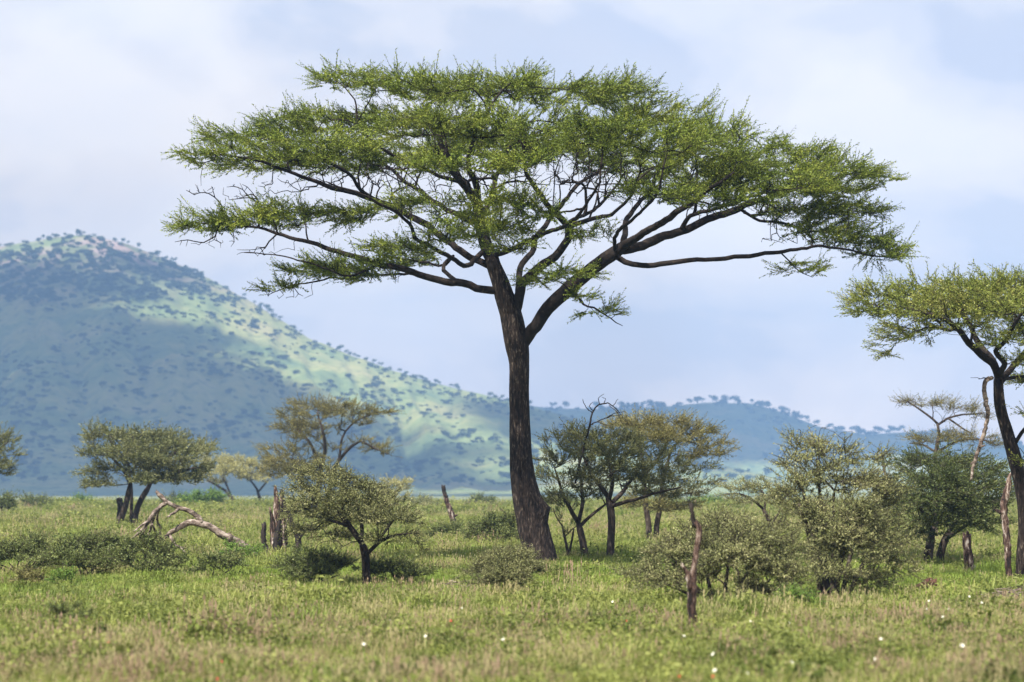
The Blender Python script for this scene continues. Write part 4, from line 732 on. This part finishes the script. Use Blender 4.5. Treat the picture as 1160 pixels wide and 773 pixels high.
for me in FT: me.materials.append(M['leaffar'])
rng = np.random.default_rng(77)
spots = []
# skyline trees
def sky_row(R, Drf, u0, u1, gap, hs, lab, grp):
    u = u0
    while u < u1:
        d = Drf(u) + rng.uniform(-25, 10); spots.append((u, d, rng.uniform(*hs), lab, grp)); u += rng.exponential(gap) + 2
DA = lambda u: 2350 - 0.35 * u
sky_row(RA, DA, -40, 340, 5, (2.5, 5), 'tree on the near skyline', 'skyline trees of the near hill')
sky_row(RA, DA, 340, 600, 5, (2.5, 4.5), 'tree on the falling near skyline', 'skyline trees of the falling crest')
sky_row(RB, lambda u: 3045, 560, 700, 5, (5, 8), 'tree on the far skyline', 'skyline trees of the far ridge')
sky_row(RB, lambda u: 3045, 700, 900, 3, (5, 11), 'tree on the wooded far skyline', 'skyline trees of the far ridge')
sky_row(RB, lambda u: 3045, 900, 1170, 5, (4, 9), 'tree on the low far skyline', 'skyline trees of the far ridge')
spots.append((85, DA(85) - 8, 8, 'lone taller tree standing on the very summit of the near hill', None))
spots.append((60, DA(60) - 8, 5.5, 'wide bushy tree on the summit of the near hill left of the lone taller one', None))
spots.append((545, 1700, 0, '', None))
spots = [s_ for s_ in spots if s_[2] > 0]
n_sky = len(spots)
# slope trees
cand = 0
slope = []
while len(slope) < 3400 and cand < 90000:
    cand += 1; u = rng.uniform(-30, 1190); py = rng.uniform(272, 562)
    if py < lin(RA, u) + 4 and py < lin(RB, u) + 4: continue
    onB = py < lin(RA, u) + 2
    if py > 549 + rng.uniform(-4, 4): continue
    up = (py - 265) / 300
    dn = 0.35 * mnoise.noise((u * 0.018, py * 0.03, 1.0)) + 0.3 * mnoise.noise((u * 0.06, py * 0.09, 4.0)) + rng.uniform(-.25, .25)
    if onB: thr = 0.25
    else:
        thr = -0.25 if (u < 300 and py < 340 + (u - 0) * 0.12) else (0.16 if py < 400 else 0.10)
        if 0.02 < (py - lin(RA, u)) / 60 < 0.22: thr = -0.1
    if dn < thr: continue
    slope.append((u, py, onB))
SL = []
for u, py, onB in slope:
    p = march(u, py)
    if p is None: continue
    top = (not onB) and u < 330 and py < 345
    SL.append((u, py, p, rng.uniform(3, 6.5) if top else (1.8 + 3.6 * rng.random() ** 2) * (1.3 if onB else 1.0), onB, top))
SL.sort(key=lambda s_: -s_[3] / s_[2].y)
MARKS = [(60, 'above the acacia at the left edge'), (165, 'above the left half of the multi-trunk acacia'), (245, 'above the right half of the multi-trunk acacia'), (305, 'above the pale far acacia'), (375, 'above the left half of the golden acacia'), (445, 'above the right half of the golden acacia'),
         (515, 'above the thin leaning stump'), (575, 'just left of the great trunk'), (640, 'just right of the great trunk'), (700, 'above the leaning acacia beside the great trunk'), (760, 'above the twin-trunk golden acacia'), (830, 'above the low bush behind the snag'), (900, 'left of the tall bush'), (970, 'above the tall bush'), (1040, 'left of the thin brown thorn tree'), (1400, 'behind the right-edge acacia')]
def put_far(p, h, lab, grp):
    if grp:
        u_ = CX + p.x / p.y * FPX; v_ = 550 - (p.z - CAMZ) / p.y * FPX
        mk = next(t_ for lim, t_ in MARKS if u_ < lim); size_ = 'small' if h < 3.5 else 'large'
        where = '' if 'skyline' in grp else (', high up' if v_ < 345 else ', halfway up' if v_ < 440 else ', low down')
        lab = size_ + ' ' + lab + ' ' + mk + where; grp = grp + ' ' + mk
    o = bpy.data.objects.new('hillside_tree', FT[rng.integers(len(FT))]); COL.objects.link(o)
    o.location = (p.x, p.y, p.z - 0.2); s = h; o.scale = (s * rng.uniform(.7, 1.15), s * rng.uniform(.7, 1.15), s * rng.uniform(.85, 1.25)); o.rotation_euler = (0, 0, rng.uniform(0, 6.3))
    tag(o, lab, 'tree', grp)
for (u, d, h, lab, grp) in spots:
    put_far(Vector(((u - CX) / FPX * d, d, hz(u, d))), h, lab, grp)
nrest = MB(); cnt = n_sky
for (u, py, p, h, onB, top) in SL:
    if cnt < 300:
        cnt += 1
        if top: lab, grp = 'bush on the rocky slope', 'bushes on the rocky slope'
        elif onB: lab, grp = 'bush on the far ridge', 'bushes on the far ridge'
        elif u < 300: lab, grp = 'bush on the grassy slope', 'bushes on the grassy slope'
        elif u < 580: lab, grp = 'bush on the grassy slope', 'bushes on the grassy slope'
        else: lab, grp = 'bush on the grassy slope', 'bushes on the grassy slope'
        put_far(p, h, lab, grp)
    else:
        me = FT[rng.integers(len(FT))]; V = np.zeros(len(me.vertices) * 3, np.float32); me.vertices.foreach_get('co', V); V = V.reshape(-1, 3)[:600]
        V = V * np.array([h * rng.uniform(.8, 1.3), h, h * .9]) + np.array(p[:]); nrest.add(V, np.arange(600).reshape(-1, 4))
if nrest.n:
    o = nrest.build('hillside_scrub', M['leaffar']); tag(o, 'smaller scrub scattered over both far hills', 'scrub', None, 'stuff')

# ------------------------------------------------------------------ grass
def grass_mat(name, a, b, c, tipc, trans=0.3):
    m, t, out = mat_new(name); g_ = N(t, 'ShaderNodeNewGeometry'); oi = N(t, 'ShaderNodeObjectInfo'); tcn = N(t, 'ShaderNodeTexCoord')
    n = N(t, 'ShaderNodeTexNoise', inp={'Scale': 0.35, 'Detail': 3.0}); t.links.new(g_.outputs['Position'], n.inputs['Vector'])
    n2 = N(t, 'ShaderNodeTexNoise', inp={'Scale': 25.0, 'Detail': 1.0}); t.links.new(g_.outputs['Position'], n2.inputs['Vector'])
    s1 = N(t, 'ShaderNodeMath', operation='MULTIPLY', inp={1: 0.4}); t.links.new(n.outputs['Fac'], s1.inputs[0])
    s2 = N(t, 'ShaderNodeMath', operation='MULTIPLY_ADD', inp={1: 0.3}); t.links.new(n2.outputs['Fac'], s2.inputs[0]); t.links.new(s1.outputs[0], s2.inputs[2])
    s3 = N(t, 'ShaderNodeMath', operation='MULTIPLY_ADD', inp={1: 0.3}); t.links.new(oi.outputs['Random'], s3.inputs[0]); t.links.new(s2.outputs[0], s3.inputs[2])
    r = ramp(t, s3.outputs[0], [(0.3, a), (0.5, b), (0.7, c)])
    sp_ = N(t, 'ShaderNodeSeparateXYZ'); t.links.new(tcn.outputs['Object'], sp_.inputs[0])
    mr = N(t, 'ShaderNodeMapRange', inp={1: 0.12, 2: 0.42, 3: 0.0, 4: 0.85}); t.links.new(sp_.outputs['Z'], mr.inputs[0])
    mx = N(t, 'ShaderNodeMix', data_type='RGBA'); mx.inputs['B'].default_value = (*tipc, 1); t.links.new(mr.outputs[0], mx.inputs['Factor']); t.links.new(r.outputs[0], mx.inputs['A'])
    d = N(t, 'ShaderNodeBsdfPrincipled', inp={'Roughness': 0.6, 'Specular IOR Level': 0.2}); tr = N(t, 'ShaderNodeBsdfTranslucent'); ms = N(t, 'ShaderNodeMixShader', inp={0: trans})
    t.links.new(mx.outputs['Result'], d.inputs['Base Color']); t.links.new(mx.outputs['Result'], tr.inputs[0]); t.links.new(d.outputs[0], ms.inputs[1]); t.links.new(tr.outputs[0], ms.inputs[2]); t.links.new(ms.outputs[0], out.inputs[0]); return m
GM = [grass_mat('green_grass', (0.102, 0.138, 0.028), (0.187, 0.221, 0.050), (0.294, 0.304, 0.087), (0.352, 0.331, 0.121)),
      grass_mat('straw_grass', (0.179, 0.177, 0.066), (0.289, 0.267, 0.107), (0.400, 0.343, 0.168), (0.467, 0.370, 0.240)),
      grass_mat('lush_grass', (0.107, 0.167, 0.020), (0.172, 0.240, 0.036), (0.249, 0.312, 0.056), (0.297, 0.335, 0.082)),
      grass_mat('weed_leaf', (0.063, 0.087, 0.017), (0.139, 0.169, 0.033), (0.252, 0.273, 0.066), (0.302, 0.306, 0.099)),
      grass_mat('pink_brown_grass', (0.171, 0.134, 0.073), (0.267, 0.196, 0.117), (0.353, 0.258, 0.166), (0.406, 0.278, 0.195))]
def tuft(seed, n, hmin, hmax, wid, spread, bend, heads=0.0, leaf=False):
    rng = np.random.default_rng(seed); mb = MB()
    for _ in range(n):
        r = spread * math.sqrt(rng.random()); a = rng.random() * 6.283; p = np.array([r * math.cos(a), r * math.sin(a), -0.02]); h = rng.uniform(hmin, hmax); az = rng.random() * 6.283
        d = np.array([math.cos(az), math.sin(az), 0]); sd_ = np.array([-d[1], d[0], 0]); b_ = rng.uniform(0.1, 1) * bend * h; w_ = wid * rng.uniform(.6, 1.3) / 2
        q1 = p + np.array([0, 0, h * .5]) + d * b_ * .25; q2 = p + np.array([0, 0, h * .85]) + d * b_ * .7; q3 = p + np.array([0, 0, h]) + d * b_
        mb.add([p + sd_ * w_, p - sd_ * w_, q1 + sd_ * w_, q1 - sd_ * w_, q2 + sd_ * w_ * .6, q2 - sd_ * w_ * .6, q3], [[0, 1, 3, 2], [2, 3, 5, 4]], [[4, 5, 6]])
        if rng.random() < heads:
            for k in range(3):
                c = q3 + d * 0.005 * k - np.array([0, 0, 0.03 * k]); s = rng.normal(size=3); s /= np.linalg.norm(s); s *= 0.010
                mb.add([c, c + s + [0, 0, .022], c + [0, 0, .05], c - s + [0, 0, .022]], [[0, 1, 2, 3]])
        if leaf:
            for k in range(5):
                tt = rng.uniform(.2, 1); c = p + (q3 - p) * tt; s = rng.normal(size=3); s[2] *= .5; s /= np.linalg.norm(s); u_ = np.cross(s, rng.normal(size=3)); u_ /= np.linalg.norm(u_); l = rng.uniform(.03, .055)
                mb.add([c, c + s * l * .5 + u_ * l * .25, c + s * l, c + s * l * .5 - u_ * l * .25], [[0, 1, 2, 3]])
    return mesh_arr('tuft', np.concatenate(mb.V), [np.concatenate(mb.Q), np.concatenate(mb.T)])
tcol = bpy.data.collections.new('tufts'); TS = []
specs = [(0, 90, .05, .19, .009, .28, 1.0, 0, False), (0, 80, .06, .24, .009, .28, 1.2, .1, False), (1, 44, .07, .28, .006, .26, 1.0, .25, False), (1, 60, .05, .22, .007, .28, 1.1, .2, False),
         (2, 100, .06, .18, .010, .26, .7, 0, False), (2, 100, .08, .22, .010, .28, .6, 0, False), (3, 34, .08, .28, .006, .2, .7, 0, True), (3, 36, .05, .2, .006, .24, .9, 0, True), (4, 46, .08, .30, .006, .26, .9, .35, False), (4, 56, .06, .24, .006, .28, 1.1, .25, False)]
for i_, (mi, n_, h0, h1, wd, spd, bd, hd, lf) in enumerate(specs):
    me = tuft(100 + i_, n_, h0, h1, wd, spd, bd, hd, lf); me.materials.append(GM[mi]); o = bpy.data.objects.new('tuft_%02d' % i_, me); tcol.objects.link(o)
def nz(x, y, s, o): return mnoise.noise((x * s, y * s, o))
pts, kinds_, scl, rot = [], [], [], []
rng = np.random.default_rng(5)
def scatter(y0, y1, dens, s0, s1):
    area = 0.5 * (y1 - y0) * ((y0 + y1) * 0.43 + 3); n = int(area * dens)
    for _ in range(n):
        y = math.sqrt(rng.uniform(y0 * y0, y1 * y1)); x = rng.uniform(-1, 1) * (0.213 * y + 0.8)
        straw = 0.9 * nz(x, y * .7, .22, 1.0) + 0.5 * nz(x, y, .9, 2.0); lush = nz(x, y * .8, .16, 7.0) + 0.4 * nz(x, y, .8, 9.0)
        r = rng.random()
        fg = sstep(39, 32, y) if False else (1 - sstep(31, 40, y)); band = sstep(40, 44, y) * (1 - sstep(58, 75, y)); far = sstep(90, 140, y)
        ps = 0.15 + 0.30 * fg + 0.06 * far + 0.55 * straw - 0.08 * band; pl = 0.12 + 0.42 * band + 0.45 * lush - 0.05 * fg; pw = 0.12 + 0.08 * fg + 0.7 * max(0, nz(x, y, .9, 31.0) - .1)
        pp = 1.1 * max(0, nz(x, y, .7, 15.0)) + 0.28 * fg
        if r < max(0, ps) * (1 - pp): k = 2 + (rng.random() < .5)
        elif r < max(0, ps): k = 8 + (rng.random() < .5)
        elif r < max(0, ps) + max(0, pl): k = 4 + (rng.random() < .5)
        elif r < max(0, ps) + max(0, pl) + pw: k = 6 + (rng.random() < .5)
        else: k = rng.random() < .5
        pts.append((x, y, gz(x, y))); kinds_.append(int(k)); hgt = (1 - 0.15 * fg) * (1 + 0.8 * nz(x, y, .45, 21.0) + 0.7 * nz(x, y, 1.3, 23.0)) + (0.35 if k in (6, 7) else 0)
        scl.append(rng.uniform(s0, s1) * max(.35, hgt) * (1.35 if rng.random() < .06 else 1) * (0.8 if band > .5 else 1)); rot.append(rng.random() * 6.283)
def rim(n):
    for _ in range(n):
        y = rng.uniform(150, 262); x = rng.uniform(-1, 1) * (0.213 * y + 1)
        if nz(x, y, .12, 44.0) < .08: continue
        pts.append((x, y, gz(x, y))); kinds_.append(6 + int(rng.random() < .5)); scl.append(rng.uniform(2.0, 4.6)); rot.append(rng.random() * 6.283)
rim(3600)
scatter(17, 30, 26, .55, 1.0); scatter(30, 50, 17, .55, 1.05); scatter(50, 80, 10, .6, 1.2); scatter(80, 140, 4.2, .8, 1.5); scatter(140, 262, 1.6, 1.0, 2.0)
me = bpy.data.meshes.new('grass_points'); me.from_pydata(pts, [], [])
for nm, ty, da in (('kind_i', 'INT', kinds_), ('scl', 'FLOAT', scl), ('rot', 'FLOAT', rot)):
    at_ = me.attributes.new(nm, ty, 'POINT'); at_.data.foreach_set('value', da)
grass = obj('grass', me); tag(grass, 'mixed green and straw meadow grass covering the ground', 'grass', None, 'stuff')
ng = bpy.data.node_groups.new('grass_instances', 'GeometryNodeTree'); ng.interface.new_socket('Geometry', in_out='INPUT', socket_type='NodeSocketGeometry'); ng.interface.new_socket('Geometry', in_out='OUTPUT', socket_type='NodeSocketGeometry')
gi, go = ng.nodes.new('NodeGroupInput'), ng.nodes.new('NodeGroupOutput'); ip = ng.nodes.new('GeometryNodeInstanceOnPoints'); ci = ng.nodes.new('GeometryNodeCollectionInfo')
ci.inputs['Collection'].default_value = tcol; ci.inputs['Separate Children'].default_value = True; ci.inputs['Reset Children'].default_value = True; ip.inputs['Pick Instance'].default_value = True
def named(nm, ty):
    a = ng.nodes.new('GeometryNodeInputNamedAttribute'); a.data_type = ty; a.inputs['Name'].default_value = nm; return a.outputs['Attribute']
cx_ = ng.nodes.new('ShaderNodeCombineXYZ'); ng.links.new(named('rot', 'FLOAT'), cx_.inputs['Z'])
ng.links.new(gi.outputs[0], ip.inputs['Points']); ng.links.new(ci.outputs[0], ip.inputs['Instance']); ng.links.new(named('kind_i', 'INT'), ip.inputs['Instance Index'])
ng.links.new(cx_.outputs[0], ip.inputs['Rotation']); ng.links.new(named('scl', 'FLOAT'), ip.inputs['Scale']); ng.links.new(ip.outputs[0], go.inputs[0])
md = grass.modifiers.new('grass', 'NODES'); md.node_group = ng

# ------------------------------------------------------------------ flowers
def petal_mat(name, c):
    m, t, out = mat_new(name); d = N(t, 'ShaderNodeBsdfPrincipled', inp={'Base Color': (*c, 1), 'Roughness': .6}); tr = N(t, 'ShaderNodeBsdfTranslucent', inp={'Color': (*c, 1)}); ms = N(t, 'ShaderNodeMixShader', inp={0: .3})
    t.links.new(d.outputs[0], ms.inputs[1]); t.links.new(tr.outputs[0], ms.inputs[2]); t.links.new(ms.outputs[0], out.inputs[0]); return m
PM = {'white': petal_mat('white_petal', (0.66, 0.64, 0.52)), 'red': petal_mat('red_petal', (0.5, 0.08, 0.05))}
stem_me = {}
def flower_meshes(s, h):
    mb = MB(); tube(mb, [(0, 0, -h), (0.01, 0.01, -h * .5), (0, 0, 0)], [.004, .003, .003], 4); st = mesh_arr('stem', np.concatenate(mb.V), [np.concatenate(mb.Q), np.concatenate(mb.T)]); st.materials.append(M['leafgreen'])
    out_ = {}
    for c in PM:
        mb = MB()
        for k in range(6):
            a = k * math.pi / 3 + .2; rise_ = .35 if c == 'white' else .9
            d = np.array([math.cos(a), math.sin(a), rise_]); d /= np.linalg.norm(d); sd_ = np.array([-math.sin(a), math.cos(a), 0])
            mb.add([(0, 0, 0), d * s * .6 + sd_ * s * .42, d * s, d * s * .6 - sd_ * s * .42], [[0, 1, 2, 3]])
        V = np.concatenate(mb.V); m_ = mesh_arr('petals', V, [np.concatenate(mb.Q)]); m_.materials.append(PM[c]); out_[c] = m_
    return st, out_
ST, FL = flower_meshes(0.022, 0.30)
def flower(px, py, col, D, label, size=1.0):
    p = at(px, py, D); p.z = max(p.z, gz(p.x, D) + 0.19); root = empty(col + '_flower', (p.x, p.y, gz(p.x, p.y)), label, 'flower', col + ' flowers in the grass')
    for nm, me in (('stem', ST), ('petals', FL[col])):
        o = bpy.data.objects.new(nm, me); COL.objects.link(o); o.parent = root; o.location = (0, 0, p.z - gz(p.x, p.y)); o.scale = (size,) * 3
        if nm == 'petals': o.rotation_euler = (0.9, random.uniform(-.3, .3), random.uniform(-1, 1))
FW_ = [(412, 730, 'nearest the left of the middle foreground'), (482, 721, 'under the gap left of the rounded shrub'), (835, 727, 'right of the foot of the forked snag'), (808, 743, 'lowest but one right of the forked snag'), (810, 761, 'beside the larger one at the bottom right of the snag'), (846, 765, 'largest at the bottom right of the snag'),
       (897, 751, 'at the bottom below the tall bush'), (998, 724, 'below the red-brown mound'), (992, 747, 'at the bottom below the mound'), (1090, 735, 'by the dark tuft at lower right'), (1052, 681, 'just below the mound'), (1050, 690, 'second below the mound'), (1068, 699, 'left of its twin right of the mound'), (1075, 690, 'right of its twin right of the mound'),
       (694, 682, 'on the green strip left of the forked snag'), (774, 720, 'at the very foot of the forked snag'), (894, 706, 'in the grass under the tall bush'), (523, 689, 'in front of the dry twigs'), (442, 702, 'in the grass below the thorn tree'), (569, 724, 'yellowish, below the rounded shrub'), (1112, 683, 'near the twigs at the right edge'), (850, 704, 'under the right side of the low bush'), (1098, 676, 'below the short grey stump')]
for px, py, tx in FW_:
    flower(px, py, 'white', dist_of(py + 22), 'small white flower ' + tx, random.uniform(.8, 1.25) * (1.15 if py > 715 else .8))
for px, py, tx in [(122, 728, 'upper of the three at lower left'), (250, 750, 'middle of the three at lower left'), (246, 770, 'lowest of the three at lower left'), (751, 727, 'left of the foot of the forked snag'), (771, 761, 'below the foot of the forked snag'), (770, 771, 'at the bottom edge left of the white pair'), (808, 771, 'at the bottom edge under the white pair'), (709, 704, 'faint, on the grass left of the snag'), (511, 704, 'faint, below the dry twigs')]:
    flower(px, py, 'red', dist_of(py + 22), 'small red flower ' + tx, random.uniform(.8, 1.1))
